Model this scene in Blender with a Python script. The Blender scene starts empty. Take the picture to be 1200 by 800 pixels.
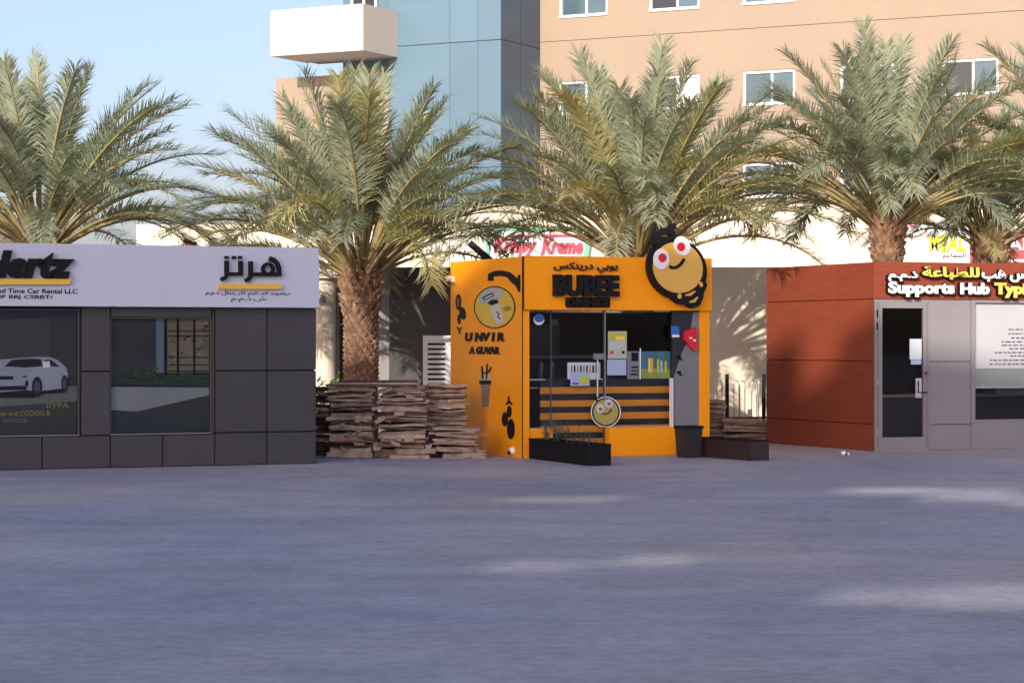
import bpy, math, random
from mathutils import Vector, Matrix
random.seed(7)
R = math.radians
S = bpy.context.scene
COL = S.collection

# ------------------------------------------------------------------ camera
FPX, CH = 2800.0, 1.6
cam = bpy.data.objects.new('camera', bpy.data.cameras.new('camera'))
COL.objects.link(cam)
cam.location = (0, 0, CH)
cam.rotation_euler = (math.pi / 2, 0, 0)
cam.data.sensor_width = 36
cam.data.lens = 36 * FPX / 1200
cam.data.clip_start = 0.5
cam.data.clip_end = 2000
S.camera = cam

# ------------------------------------------------------------------ light
SUN_AZ, SUN_EL = R(18), R(20)      # light travels right of straight-ahead, sun low behind the camera
world = bpy.data.worlds.new('World')
S.world = world
world.use_nodes = True
wn, wl = world.node_tree.nodes, world.node_tree.links
sky = wn.new('ShaderNodeTexSky')
sky.sky_type = 'NISHITA'
sky.sun_disc = False
sky.sun_elevation = SUN_EL
sky.sun_rotation = R(180) + SUN_AZ
sky.air_density = 0.9
sky.dust_density = 2.5
sky.ozone_density = 2.2
bg = wn['Background']
bg.inputs['Strength'].default_value = 0.13
tint = wn.new('ShaderNodeVectorMath')
tint.operation = 'MULTIPLY'
tint.inputs[1].default_value = (1.01, 0.895, 0.975)
wl.new(sky.outputs[0], tint.inputs[0])
wl.new(tint.outputs[0], bg.inputs['Color'])
sun = bpy.data.objects.new('sun', bpy.data.lights.new('sun', 'SUN'))
COL.objects.link(sun)
sun.data.energy = 3.2
sun.data.angle = R(0.5)
sun.data.color = (1.0, 0.925, 0.81)
tv = Vector((math.sin(SUN_AZ) * math.cos(SUN_EL), math.cos(SUN_AZ) * math.cos(SUN_EL), -math.sin(SUN_EL)))
sun.rotation_euler = tv.to_track_quat('-Z', 'Y').to_euler()
S.view_settings.view_transform = 'Standard'
S.view_settings.look = 'None'
S.view_settings.gamma = 1
S.view_settings.use_curve_mapping = False
S.view_settings.exposure = 0.8
try:
    S.cycles.max_bounces = 8
    S.cycles.transparent_max_bounces = 12
except Exception:
    pass

# ------------------------------------------------------------------ materials
def lin(c):
    return tuple(((v / 255) / 12.92 if v / 255 <= 0.04045 else ((v / 255 + 0.055) / 1.055) ** 2.4) for v in c)

MATS = {}
def mat(name, col, rough=0.6, metal=0.0, var=0.0, vscale=3.0, bump=0.0, bscale=60.0, spec=0.5, coat=0.0, stretch=(1, 1, 1), rnd=0.0, transl=0.0):
    if name in MATS:
        return MATS[name]
    m = bpy.data.materials.new(name)
    m.use_nodes = True
    n, l = m.node_tree.nodes, m.node_tree.links
    b = n['Principled BSDF']
    b.inputs['Base Color'].default_value = (*col, 1)
    b.inputs['Roughness'].default_value = rough
    b.inputs['Metallic'].default_value = metal
    b.inputs['Specular IOR Level'].default_value = spec
    b.inputs['Coat Weight'].default_value = coat
    tc = n.new('ShaderNodeTexCoord')
    mp = n.new('ShaderNodeMapping')
    mp.inputs['Scale'].default_value = stretch
    l.new(tc.outputs['Object'], mp.inputs['Vector'])
    last = None
    if var > 0:
        t = n.new('ShaderNodeTexNoise')
        t.inputs['Scale'].default_value = vscale
        t.inputs['Detail'].default_value = 6
        t.inputs['Roughness'].default_value = 0.65
        l.new(mp.outputs[0], t.inputs['Vector'])
        mr = n.new('ShaderNodeMapRange')
        mr.inputs[1].default_value = 0.25
        mr.inputs[2].default_value = 0.75
        mr.inputs[3].default_value = 1 - var
        mr.inputs[4].default_value = 1 + var
        l.new(t.outputs[0], mr.inputs[0])
        last = mr.outputs[0]
    if rnd > 0:
        oi = n.new('ShaderNodeObjectInfo')
        mr2 = n.new('ShaderNodeMapRange')
        mr2.inputs[3].default_value = 1 - rnd
        mr2.inputs[4].default_value = 1 + rnd
        l.new(oi.outputs['Random'], mr2.inputs[0])
        if last is not None:
            mm = n.new('ShaderNodeMath')
            mm.operation = 'MULTIPLY'
            l.new(last, mm.inputs[0])
            l.new(mr2.outputs[0], mm.inputs[1])
            last = mm.outputs[0]
        else:
            last = mr2.outputs[0]
    if last is not None:
        vm = n.new('ShaderNodeVectorMath')
        vm.operation = 'SCALE'
        vm.inputs[0].default_value = col
        l.new(last, vm.inputs['Scale'])
        l.new(vm.outputs[0], b.inputs['Base Color'])
    if bump > 0:
        t2 = n.new('ShaderNodeTexNoise')
        t2.inputs['Scale'].default_value = bscale
        t2.inputs['Detail'].default_value = 4
        l.new(mp.outputs[0], t2.inputs['Vector'])
        bp = n.new('ShaderNodeBump')
        bp.inputs['Strength'].default_value = bump
        bp.inputs['Distance'].default_value = 0.02
        l.new(t2.outputs[0], bp.inputs['Height'])
        l.new(bp.outputs[0], b.inputs['Normal'])
    if transl > 0:
        out = n['Material Output']
        tr = n.new('ShaderNodeBsdfTranslucent')
        tr.inputs['Color'].default_value = (col[0] * 1.3, col[1] * 1.4, col[2] * 0.7, 1)
        mx = n.new('ShaderNodeMixShader')
        mx.inputs[0].default_value = transl
        l.new(b.outputs[0], mx.inputs[1])
        l.new(tr.outputs[0], mx.inputs[2])
        l.new(mx.outputs[0], out.inputs['Surface'])
    MATS[name] = m
    return m

def glass(name, tint=(0.9, 0.92, 0.95), refl=1.0):
    if name in MATS:
        return MATS[name]
    m = bpy.data.materials.new(name)
    m.use_nodes = True
    n, l = m.node_tree.nodes, m.node_tree.links
    n.remove(n['Principled BSDF'])
    tr = n.new('ShaderNodeBsdfTransparent')
    tr.inputs[0].default_value = (*tint, 1)
    gl = n.new('ShaderNodeBsdfGlossy')
    gl.inputs['Roughness'].default_value = 0.03
    fr = n.new('ShaderNodeFresnel')
    fr.inputs[0].default_value = 1.5
    mu = n.new('ShaderNodeMath')
    mu.operation = 'MULTIPLY'
    mu.inputs[1].default_value = refl
    l.new(fr.outputs[0], mu.inputs[0])
    mx = n.new('ShaderNodeMixShader')
    l.new(mu.outputs[0], mx.inputs[0])
    l.new(tr.outputs[0], mx.inputs[1])
    l.new(gl.outputs[0], mx.inputs[2])
    l.new(mx.outputs[0], n['Material Output'].inputs['Surface'])
    MATS[name] = m
    return m

def ground_mat():
    m = bpy.data.materials.new('plaza_paving')
    m.use_nodes = True
    n, l = m.node_tree.nodes, m.node_tree.links
    b = n['Principled BSDF']
    tc = n.new('ShaderNodeTexCoord')
    def noise(scale, det, rough=0.6, dist=0.0):
        t = n.new('ShaderNodeTexNoise')
        t.inputs['Scale'].default_value = scale
        t.inputs['Detail'].default_value = det
        t.inputs['Roughness'].default_value = rough
        t.inputs['Distortion'].default_value = dist
        l.new(tc.outputs['Object'], t.inputs['Vector'])
        return t.outputs[0]
    def rng(src, a, c, lo, hi):
        r = n.new('ShaderNodeMapRange')
        for i, v in enumerate((a, c, lo, hi)):
            r.inputs[i + 1].default_value = v
        l.new(src, r.inputs[0])
        return r.outputs[0]
    def mul(a, c):
        q = n.new('ShaderNodeMath')
        q.operation = 'MULTIPLY'
        l.new(a, q.inputs[0]); l.new(c, q.inputs[1])
        return q.outputs[0]
    big = rng(noise(0.22, 4, 0.6, 0.6), 0.3, 0.7, 0.88, 1.12)
    mid = rng(noise(1.1, 5, 0.65, 0.4), 0.3, 0.7, 0.86, 1.14)
    fine = rng(noise(9.0, 4, 0.7), 0.3, 0.7, 0.76, 1.24)
    mpg = n.new('ShaderNodeMapping'); mpg.inputs['Scale'].default_value = (0.35, 1.3, 1)
    mpg.inputs['Rotation'].default_value = (0, 0, R(6))
    l.new(tc.outputs['Object'], mpg.inputs['Vector'])
    st = n.new('ShaderNodeTexNoise'); st.inputs['Scale'].default_value = 1.6; st.inputs['Detail'].default_value = 7; st.inputs['Roughness'].default_value = 0.7; st.inputs['Distortion'].default_value = 0.5
    l.new(mpg.outputs[0], st.inputs['Vector'])
    f = mul(mul(mul(big, mid), fine), rng(st.outputs[0], 0.3, 0.7, 0.90, 1.11))
    cr = n.new('ShaderNodeValToRGB')
    cr.color_ramp.elements[0].color = (0.290, 0.295, 0.345, 1)
    cr.color_ramp.elements[1].color = (0.430, 0.390, 0.355, 1)
    cr.color_ramp.elements[0].position = 0.35
    cr.color_ramp.elements[1].position = 0.65
    l.new(noise(0.16, 3, 0.5, 0.3), cr.inputs[0])
    vm = n.new('ShaderNodeVectorMath')
    vm.operation = 'SCALE'
    l.new(cr.outputs[0], vm.inputs[0])
    l.new(f, vm.inputs['Scale'])
    l.new(vm.outputs[0], b.inputs['Base Color'])
    l.new(rng(noise(0.8, 5), 0.3, 0.7, 0.42, 0.68), b.inputs['Roughness'])
    b.inputs['Specular IOR Level'].default_value = 0.35
    bp = n.new('ShaderNodeBump')
    bp.inputs['Strength'].default_value = 0.6
    bp.inputs['Distance'].default_value = 0.02
    l.new(noise(6, 5, 0.6, 0.8), bp.inputs['Height'])
    l.new(bp.outputs[0], b.inputs['Normal'])
    return m

M = dict(
    ground=ground_mat(),
    white_panel=mat('white_panel', (0.50, 0.54, 0.63), 0.45, var=0.03, vscale=1.2),
    charcoal=mat('charcoal_panel', (0.052, 0.051, 0.054), 0.5, spec=0.35, var=0.10, vscale=2.0, rnd=0.06),
    joint=mat('dark_joint', (0.010, 0.010, 0.012), 0.8),
    black=mat('black_plastic', (0.007, 0.007, 0.008), 0.6, spec=0.2),
    yellow_bar=mat('yellow_acrylic', (0.75, 0.46, 0.04), 0.4),
    orange=mat('orange_panel', (0.92, 0.33, 0.002), 0.5, spec=0.25, var=0.05, vscale=1.3),
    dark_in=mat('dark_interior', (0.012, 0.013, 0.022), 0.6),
    black_slat=mat('black_slat', (0.014, 0.014, 0.020), 0.45),
    amber=mat('amber_slat', (0.85, 0.33, 0.010), 0.5),
    grey_panel=mat('grey_panel', (0.17, 0.18, 0.20), 0.4, var=0.06, vscale=2),
    steel=mat('brushed_steel', (0.45, 0.45, 0.47), 0.35, metal=0.9),
    alu=mat('grey_aluminium', (0.225, 0.210, 0.215), 0.42, var=0.06, vscale=1.5, rnd=0.05),
    rust=mat('rust_brown_panel', (0.215, 0.046, 0.021), 0.55, spec=0.3, var=0.14, vscale=1.6, stretch=(1, 1, 9), bump=0.25, bscale=5, rnd=0.05),
    cream=mat('cream_render', (0.72, 0.64, 0.52), 0.8, var=0.04, vscale=1.5, bump=0.1, bscale=40),
    tan=mat('tan_render', (0.310, 0.240, 0.175), 0.85, var=0.05, vscale=0.4, bump=0.15, bscale=20),
    balcony=mat('pale_balcony_render', (0.60, 0.52, 0.43), 0.8, var=0.04, vscale=1),
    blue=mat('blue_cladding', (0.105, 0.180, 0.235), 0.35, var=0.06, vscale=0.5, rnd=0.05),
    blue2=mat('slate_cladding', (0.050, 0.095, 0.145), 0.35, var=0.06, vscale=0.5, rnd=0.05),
    white=mat('white_paint', (0.78, 0.78, 0.77), 0.45, var=0.03),
    pane=mat('window_blue_pane', (0.06, 0.11, 0.14), 0.08, spec=1.0, var=0.3, vscale=0.7, rnd=0.3),
    darkpane=mat('window_dark_pane', (0.012, 0.016, 0.022), 0.08, spec=0.9),
    curtain=mat('white_curtain', (0.55, 0.57, 0.58), 0.9, var=0.2, vscale=4, stretch=(6, 1, 1)),
    leaf=mat('palm_leaf', (0.320, 0.350, 0.250), 0.55, rnd=0.30, spec=0.35, transl=0.28),
    leaf_dry=mat('palm_leaf_yellowing', (0.40, 0.37, 0.17), 0.6, rnd=0.25, spec=0.3, transl=0.28),
    rachis=mat('palm_rachis', (0.30, 0.235, 0.10), 0.55, rnd=0.2),
    trunk=mat('palm_trunk', (0.115, 0.070, 0.045), 0.9, var=0.35, vscale=9, bump=0.6, bscale=30),
    leafbase=mat('palm_leaf_base', (0.25, 0.140, 0.080), 0.85, var=0.75, vscale=7, bump=0.4, bscale=40),
    card=mat('cardboard', (0.26, 0.165, 0.115), 0.85, var=0.22, vscale=5, bump=0.2, bscale=30, rnd=0.38),
    card2=mat('grey_cardboard', (0.34, 0.255, 0.205), 0.85, var=0.2, vscale=5, bump=0.2, bscale=30, rnd=0.30),
    card3=mat('dark_cardboard', (0.085, 0.058, 0.045), 0.85, var=0.25, vscale=5, bump=0.2, bscale=30, rnd=0.35),
    wood=mat('dark_brown_wood', (0.030, 0.017, 0.013), 0.55, var=0.3, vscale=3, stretch=(1, 1, 8)),
    bin=mat('dark_green_grey_plastic', (0.012, 0.015, 0.015), 0.55, var=0.2),
    red=mat('red_plastic', (0.60, 0.010, 0.014), 0.4),
    blue_st=mat('blue_sticker', (0.015, 0.13, 0.48), 0.4),
    tanface=mat('emblem_tan_yellow', (0.66, 0.39, 0.065), 0.5),
    lime=mat('lime_print', (0.45, 0.50, 0.02), 0.6),
    paper=mat('paper_white', (0.50, 0.55, 0.60), 0.8),
    paper_b=mat('paper_blue_white', (0.34, 0.42, 0.62), 0.8),
    paper_g=mat('paper_greenish', (0.40, 0.46, 0.38), 0.8),
    bark=mat('shrub_stem', (0.08, 0.05, 0.03), 0.9),
    shrub=mat('green_shrub', (0.10, 0.17, 0.03), 0.6, rnd=0.3, transl=0.25),
    cyan_leaf=mat('grey_green_plant', (0.045, 0.085, 0.075), 0.6, rnd=0.3),
    pink=mat('pink_sign_letter', (0.50, 0.035, 0.08), 0.5),
    mint=mat('mint_sign_frame', (0.13, 0.36, 0.23), 0.5),
    redsign=mat('red_sign_board', (0.36, 0.06, 0.07), 0.5),
    yel=mat('yellow_sign_letter', (0.62, 0.60, 0.01), 0.5),
    yel2=mat('warm_yellow_letter', (0.80, 0.62, 0.10), 0.5),
    frame_dark=mat('brown_grey_frame', (0.075, 0.065, 0.062), 0.4),
    glass_dull=glass('dull_glass', (0.80, 0.80, 0.80), 0.22),
    glass=glass('clear_glass', (0.90, 0.91, 0.94), 0.32),
    tower=mat('far_tower_render', (0.55, 0.52, 0.48), 0.8, var=0.1),
)

# ------------------------------------------------------------------ helpers
def tag(o, label=None, cat=None, group=None, kind=None):
    if label: o['label'] = label
    if cat: o['category'] = cat
    if group: o['group'] = group
    if kind: o['kind'] = kind
    return o

def empty(name, loc=(0, 0, 0), rz=0.0, label=None, cat=None, group=None, kind=None):
    o = bpy.data.objects.new(name, None)
    COL.objects.link(o)
    o.location = loc
    o.rotation_euler = (0, 0, rz)
    o.empty_display_size = 0.2
    return tag(o, label, cat, group, kind)

class MB:
    def __init__(s):
        s.v, s.f = [], []
    def add(s, vs, fs):
        b = len(s.v)
        s.v += [tuple(p) for p in vs]
        s.f += [tuple(b + i for i in f) for f in fs]
        return s
    def box(s, x0, x1, y0, y1, z0, z1):
        vs = [(x, y, z) for z in (z0, z1) for y in (y0, y1) for x in (x0, x1)]
        return s.add(vs, [(0, 2, 3, 1), (4, 5, 7, 6), (0, 1, 5, 4), (2, 6, 7, 3), (0, 4, 6, 2), (1, 3, 7, 5)])
    def bbox(s, x0, x1, y0, y1, z0, z1, c=0.004):
        """box whose front (-y) rim is chamfered"""
        vs = [(x0, y0 + c, z0), (x1, y0 + c, z0), (x1, y0 + c, z1), (x0, y0 + c, z1),
              (x0 + c, y0, z0 + c), (x1 - c, y0, z0 + c), (x1 - c, y0, z1 - c), (x0 + c, y0, z1 - c),
              (x0, y1, z0), (x1, y1, z0), (x1, y1, z1), (x0, y1, z1)]
        return s.add(vs, [(4, 5, 6, 7), (0, 1, 5, 4), (1, 2, 6, 5), (2, 3, 7, 6), (3, 0, 4, 7),
                          (0, 8, 9, 1), (1, 9, 10, 2), (2, 10, 11, 3), (3, 11, 8, 0), (8, 11, 10, 9)])
    def obox(s, c, ax, ay, az):
        c, ax, ay, az = map(Vector, (c, ax, ay, az))
        vs = [c + ax * i + ay * j + az * k for k in (-1, 1) for j in (-1, 1) for i in (-1, 1)]
        return s.add(vs, [(0, 2, 3, 1), (4, 5, 7, 6), (0, 1, 5, 4), (2, 6, 7, 3), (0, 4, 6, 2), (1, 3, 7, 5)])
    def tube(s, pts, rs, n=6, cap=True):
        pts = [Vector(p) for p in pts]
        if not hasattr(rs, '__len__'): rs = [rs] * len(pts)
        base = len(s.v)
        for i, p in enumerate(pts):
            t = (pts[min(i + 1, len(pts) - 1)] - pts[max(i - 1, 0)]).normalized()
            a = t.cross(Vector((0, 0, 1)))
            if a.length < 0.05: a = Vector((1, 0, 0))
            a.normalize()
            b = t.cross(a)
            for k in range(n):
                w = 2 * math.pi * k / n
                s.v.append(tuple(p + (a * math.cos(w) + b * math.sin(w)) * rs[i]))
        for i in range(len(pts) - 1):
            for k in range(n):
                k2 = (k + 1) % n
                s.f.append((base + i * n + k, base + i * n + k2, base + (i + 1) * n + k2, base + (i + 1) * n + k))
        if cap:
            s.f.append(tuple(base + k for k in range(n))[::-1])
            s.f.append(tuple(base + (len(pts) - 1) * n + k for k in range(n)))
        return s
    def prism(s, pts, d0, d1, plane='front'):
        """2-D outline (a,b) extruded d0 (outer) to d1; front: (a, d, b); side: (d, a, b)"""
        mp = (lambda a, b, d: (a, d, b)) if plane == 'front' else (lambda a, b, d: (d, a, b))
        n = len(pts)
        vs = [mp(a, b, d0) for a, b in pts] + [mp(a, b, d1) for a, b in pts]
        fs = [tuple(range(n)), tuple(range(2 * n - 1, n - 1, -1))]
        fs += [(i, (i + 1) % n, n + (i + 1) % n, n + i) for i in range(n)]
        return s.add(vs, fs)
    def build(s, name, m, parent=None, loc=None, rz=None, smooth=False, fix=True):
        me = bpy.data.meshes.new(name)
        me.from_pydata(s.v, [], s.f)
        me.validate()
        if fix and len(s.f) < 20000:
            import bmesh
            bm = bmesh.new(); bm.from_mesh(me)
            bmesh.ops.recalc_face_normals(bm, faces=bm.faces)
            bm.to_mesh(me); bm.free()
        me.materials.append(m)
        if smooth:
            for p in me.polygons: p.use_smooth = True
        o = bpy.data.objects.new(name, me)
        COL.objects.link(o)
        if parent: o.parent = parent
        if loc is not None: o.location = loc
        if rz is not None: o.rotation_euler = (0, 0, rz)
        return o

def ell(cx, cy, rx, ry, n=32, rot=0.0, a0=0.0, a1=2 * math.pi, closed=True):
    out = []
    for i in range(n if closed else n + 1):
        w = a0 + (a1 - a0) * i / n
        x, y = rx * math.cos(w), ry * math.sin(w)
        out.append((cx + x * math.cos(rot) - y * math.sin(rot), cy + x * math.sin(rot) + y * math.cos(rot)))
    return out

def stroke(pts, w):
    """thick polyline outline; w a number or a list"""
    if not hasattr(w, '__len__'): w = [w] * len(pts)
    L, Rr = [], []
    for i, (x, y) in enumerate(pts):
        x0, y0 = pts[max(i - 1, 0)]
        x1, y1 = pts[min(i + 1, len(pts) - 1)]
        dx, dy = x1 - x0, y1 - y0
        q = math.hypot(dx, dy) or 1
        nx, ny = -dy / q * w[i] / 2, dx / q * w[i] / 2
        L.append((x + nx, y + ny)); Rr.append((x - nx, y - ny))
    return L + Rr[::-1]

class Frame:
    """a vertical face standing at (ox,oy), its run turned by deg from the x axis"""
    def __init__(s, ox, oy, deg):
        s.ox, s.oy, s.a = ox, oy, R(deg)
        s.c, s.s = math.cos(s.a), math.sin(s.a)
    def hit(s, px, py, off=0.0):
        a, b = (px - 600) / FPX, -(py - 400) / FPX
        t = (off - s.ox * s.s + s.oy * s.c) / (s.c - a * s.s)
        return ((a * t - s.ox) * s.c + (t - s.oy) * s.s, CH + b * t)
    def side(s, px, py, off=0.0):
        a, b = (px - 600) / FPX, -(py - 400) / FPX
        t = (off + s.ox * s.c + s.oy * s.s) / (a * s.c + s.s)
        return (-(a * t - s.ox) * s.s + (t - s.oy) * s.c, CH + b * t)
    def rect(s, x0, x1, y0, y1, off=0.0):
        """pixel rectangle -> u0,u1,z0,z1 on the face"""
        u0, za = s.hit(x0, (y0 + y1) / 2, off)
        u1, _ = s.hit(x1, (y0 + y1) / 2, off)
        xm = (x0 + x1) / 2
        return u0, u1, s.hit(xm, y1, off)[1], s.hit(xm, y0, off)[1]

def at(px, py, Y):
    return ((px - 600) * Y / FPX, CH - (py - 400) * Y / FPX)

# Arabic shaping with presentation forms
AR = {'ا': (0xFE8D, 'r'), 'ب': (0xFE8F, 'd'), 'ت': (0xFE95, 'd'), 'ة': (0xFE93, 'r'), 'ج': (0xFE9D, 'd'), 'د': (0xFEA9, 'r'), 'ذ': (0xFEAB, 'r'),
      'ر': (0xFEAD, 'r'), 'ز': (0xFEAF, 'r'), 'س': (0xFEB1, 'd'), 'ش': (0xFEB5, 'd'), 'ط': (0xFEC1, 'd'), 'ع': (0xFEC9, 'd'), 'ق': (0xFED5, 'd'),
      'ك': (0xFED9, 'd'), 'ل': (0xFEDD, 'd'), 'م': (0xFEE1, 'd'), 'ن': (0xFEE5, 'd'), 'ه': (0xFEE9, 'd'), 'و': (0xFEED, 'r'), 'ي': (0xFEF1, 'd')}
def ar(s):
    out = []
    for i, ch in enumerate(s):
        if ch not in AR:
            out.append(ch); continue
        base, k = AR[ch]
        prev = i > 0 and s[i - 1] in AR and AR[s[i - 1]][1] == 'd'
        nxt = k == 'd' and i + 1 < len(s) and s[i + 1] in AR
        out.append(chr(base + (3 if prev and nxt else 2 if nxt else 1 if prev else 0)))
    return ''.join(out[::-1])

def text(body, name, m, parent, box, y, depth=0.01, bold=0.0, shear=0.0, side=False, split=None):
    """lettering fitted to box=(a0,a1,z0,z1) on a face; y = position of its front; depth = thickness"""
    c = bpy.data.curves.new(name, 'FONT')
    c.body = body; c.extrude = 0.05; c.offset = bold; c.shear = shear; c.resolution_u = 3
    tmp = bpy.data.objects.new('tmp', c)
    COL.objects.link(tmp)
    bpy.context.view_layer.update()
    me = bpy.data.meshes.new_from_object(tmp.evaluated_get(bpy.context.evaluated_depsgraph_get()))
    bpy.data.objects.remove(tmp)
    xs = [v.co.x for v in me.vertices]; ys = [v.co.y for v in me.vertices]
    x0, x1, y0, y1 = min(xs), max(xs), min(ys), max(ys)
    a0, a1, z0, z1 = box
    for v in me.vertices:
        X = (v.co.x - x0) / (x1 - x0); Z = (v.co.y - y0) / (y1 - y0)
        d = y if v.co.z > 0 else y + depth
        a = a0 + (a1 - a0) * X
        z = z0 + (z1 - z0) * Z
        v.co = (d, a, z) if side else (a, d, z)
    me.name = name
    me.materials.clear(); me.materials.append(m)
    if split is None: split = depth > 0.03 or name == 'letter_body' or depth == 0.02
    if split:
        import bmesh
        bm = bmesh.new(); bm.from_mesh(me); bmesh.ops.remove_doubles(bm, verts=bm.verts, dist=1e-5)
        bmesh.ops.recalc_face_normals(bm, faces=bm.faces)
        bm.verts.ensure_lookup_table(); bm.faces.ensure_lookup_table()
        seen = set(); out = []
        for f0 in bm.faces:
            if f0.index in seen: continue
            st = [f0]; seen.add(f0.index); isl = []
            while st:
                q_ = st.pop(); isl.append(q_)
                for e in q_.edges:
                    for g_ in e.link_faces:
                        if g_.index not in seen: seen.add(g_.index); st.append(g_)
            vi = {}; fl_ = []
            for q_ in isl:
                fl_.append([vi.setdefault(v.index, len(vi)) for v in q_.verts])
            vv = [None] * len(vi)
            for k_, i_ in vi.items(): vv[i_] = tuple(bm.verts[k_].co)
            m2 = bpy.data.meshes.new('letter'); m2.from_pydata(vv, [], fl_); m2.materials.append(m)
            o = bpy.data.objects.new(name if name == 'letter_body' else 'letter', m2); COL.objects.link(o); o.parent = parent
        bm.free()
        return None
    o = bpy.data.objects.new(name, me)
    COL.objects.link(o)
    o.parent = parent
    o['kind'] = 'stuff'
    return o

def holes(mb, x0, x1, z0, z1, y0, y1, hs):
    xs = sorted({x0, x1, *[h[0] for h in hs], *[h[1] for h in hs]})
    zs = sorted({z0, z1, *[h[2] for h in hs], *[h[3] for h in hs]})
    for zi in range(len(zs) - 1):
        run = None
        for xi in range(len(xs) - 1):
            cx, cz = (xs[xi] + xs[xi + 1]) / 2, (zs[zi] + zs[zi + 1]) / 2
            solid = not any(h[0] < cx < h[1] and h[2] < cz < h[3] for h in hs)
            if solid and run is None: run = xs[xi]
            if (not solid) and run is not None:
                mb.box(run, xs[xi], y0, y1, zs[zi], zs[zi + 1]); run = None
        if run is not None: mb.box(run, xs[-1], y0, y1, zs[zi], zs[zi + 1])

# ================================================================== SETTING
g = MB()
g.add([(-300, -120, 0), (300, -120, 0), (300, 400, 0), (-300, 400, 0)], [(0, 1, 2, 3)])
tag(g.build('plaza_ground', M['ground'], fix=False), kind='structure')

# ------------------------------------------------------------------ tower behind the camera that shades the plaza
tb = empty('apartment_tower', (0, -20, 0), 0, 'tall pale block unseen behind the camera, with an added slotted top wall shaping light on the plaza', 'building')
MB().box(-25, -7.5, -10, -0.5, 0, 12).build('wall', M['tower'], tb)
w = MB()
holes(w, -25, -7.5, 12.0, 22.75, -0.9, -0.5, [(-11.6, -10.5, 17.45, 18.0), (-10.5, -9.6, 17.0, 17.9), (-9.6, -7.9, 16.75, 17.5), (-9.7, -9.0, 13.50, 13.90), (-9.0, -7.8, 13.35, 14.0), (-12.5, -11.7, 14.30, 14.62), (-11.7, -11.0, 14.42, 14.80), (-14.7, -13.5, 17.05, 17.40)])  # added wall, its slots placed to let sun patches onto the paving
w.box(-25, -14.3, -0.9, -0.5, 22.75, 23.7)
w.box(-13.4, -12.5, -0.9, -0.5, 22.75, 23.2)  # roofline step and lump shape the shade edge on the kiosks
w.build('light_slot_wall', M['tower'], tb)
wf = MB()
for i in range(3):
    for k in range(3):
        x = -23.5 + i * 5.4
        MB().box(x, x + 2.2, -0.5, -0.44, 1.5 + k * 3.6, 3.4 + k * 3.6).build('window', M['darkpane'], tb)

# ------------------------------------------------------------------ tall building behind (blue tower + tan wing)
BF = Frame(-0.288, 62.0, -28)
B = empty('apartment_building', (BF.ox, BF.oy, 0), BF.a, 'tan apartment block with white framed windows and a blue clad stair tower', 'building')
ul, _ = BF.hit(455, 100)
TOP = 17.0
# blue front panels
zj = [0, 3.2, BF.hit(520, 51)[1] - 3.3, BF.hit(520, 51)[1], BF.hit(520, 51)[1] + 3.3, TOP]
uc = [ul, BF.hit(527, 50)[0], BF.hit(560, 50)[0], 0.0]
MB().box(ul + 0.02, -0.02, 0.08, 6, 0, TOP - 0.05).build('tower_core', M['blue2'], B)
for i in range(len(uc) - 1):
    for k in range(len(zj) - 1):
        MB().bbox(uc[i] + 0.003, uc[i + 1] - 0.003, 0, 0.07, zj[k] + 0.007, zj[k + 1] - 0.007, 0.006).build('panel', M['blue'], B)
DV = 2.22
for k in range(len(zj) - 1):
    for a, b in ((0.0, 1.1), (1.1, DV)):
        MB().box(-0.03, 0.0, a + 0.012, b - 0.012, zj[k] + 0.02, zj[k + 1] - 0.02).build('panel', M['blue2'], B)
# tan facade with windows
u1, _ = BF.hit(655, 18, DV); u2, _ = BF.hit(712, 18, DV); u3, _ = BF.hit(870, 4, DV)
du, ww = (u3 - u1) / 2, u2 - u1
zA = BF.hit(712, 18, DV)[1]
zBt, zBb = BF.hit(870, 84, DV)[1], BF.hit(870, 125, DV)[1]
hh = zBt - zBb
zC = BF.hit(862, 192, DV)[1]
rows = [(zA, zA + hh), (zBb, zBt), (zC - hh, zC)]
wins = []
for r, (z0, z1) in enumerate(rows):
    for i in range(-0, 7):
        wins.append((u1 + i * du, u1 + i * du + ww, z0, z1))
bands = [0.0, rows[2][0] - 0.7, rows[1][0] - 0.62, rows[0][0] - 0.60, TOP]
UE = u1 + 7 * du
for k in range(4):
    w = MB()
    hs = [h for h in wins if h[2] > bands[k] and h[3] < bands[k + 1]]
    holes(w, 0.0, UE, bands[k] + 0.007, bands[k + 1] - 0.007, DV, DV + 0.3, hs)
    w.build('storey_wall', M['tan'], B)
MB().box(0, UE, DV + 0.3, 12, 0, TOP - 0.1).build('rear_block', M['tan'], B)
for (a, b, z0, z1) in wins:
    f = MB()
    y0, y1, t = DV + 0.04, DV + 0.14, 0.07
    f.box(a, b, y0 - 0.08, y1, z0, z0 + t); f.box(a, b, y0, y1, z1 - t, z1)
    f.box(a, a + t, y0, y1, z0 + t, z1 - t); f.box(b - t, b, y0, y1, z0 + t, z1 - t)
    mx = a + (b - a) * 0.55
    f.box(mx - 0.03, mx + 0.03, y0 + 0.01, y1, z0 + t, z1 - t)
    fo = f.build('window', M['white'], B)
    pn = M['pane'] if random.random() < 0.6 else M['darkpane']
    MB().box(a + t, mx - 0.03, y1 - 0.04, y1 - 0.02, z0 + t, z1 - t).build('pane', pn, fo)
    MB().box(mx + 0.03, b - t, y1 - 0.05, y1 - 0.03, z0 + t, z1 - t).build('pane', M['pane'] if random.random() < 0.7 else M['curtain'], fo)
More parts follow.
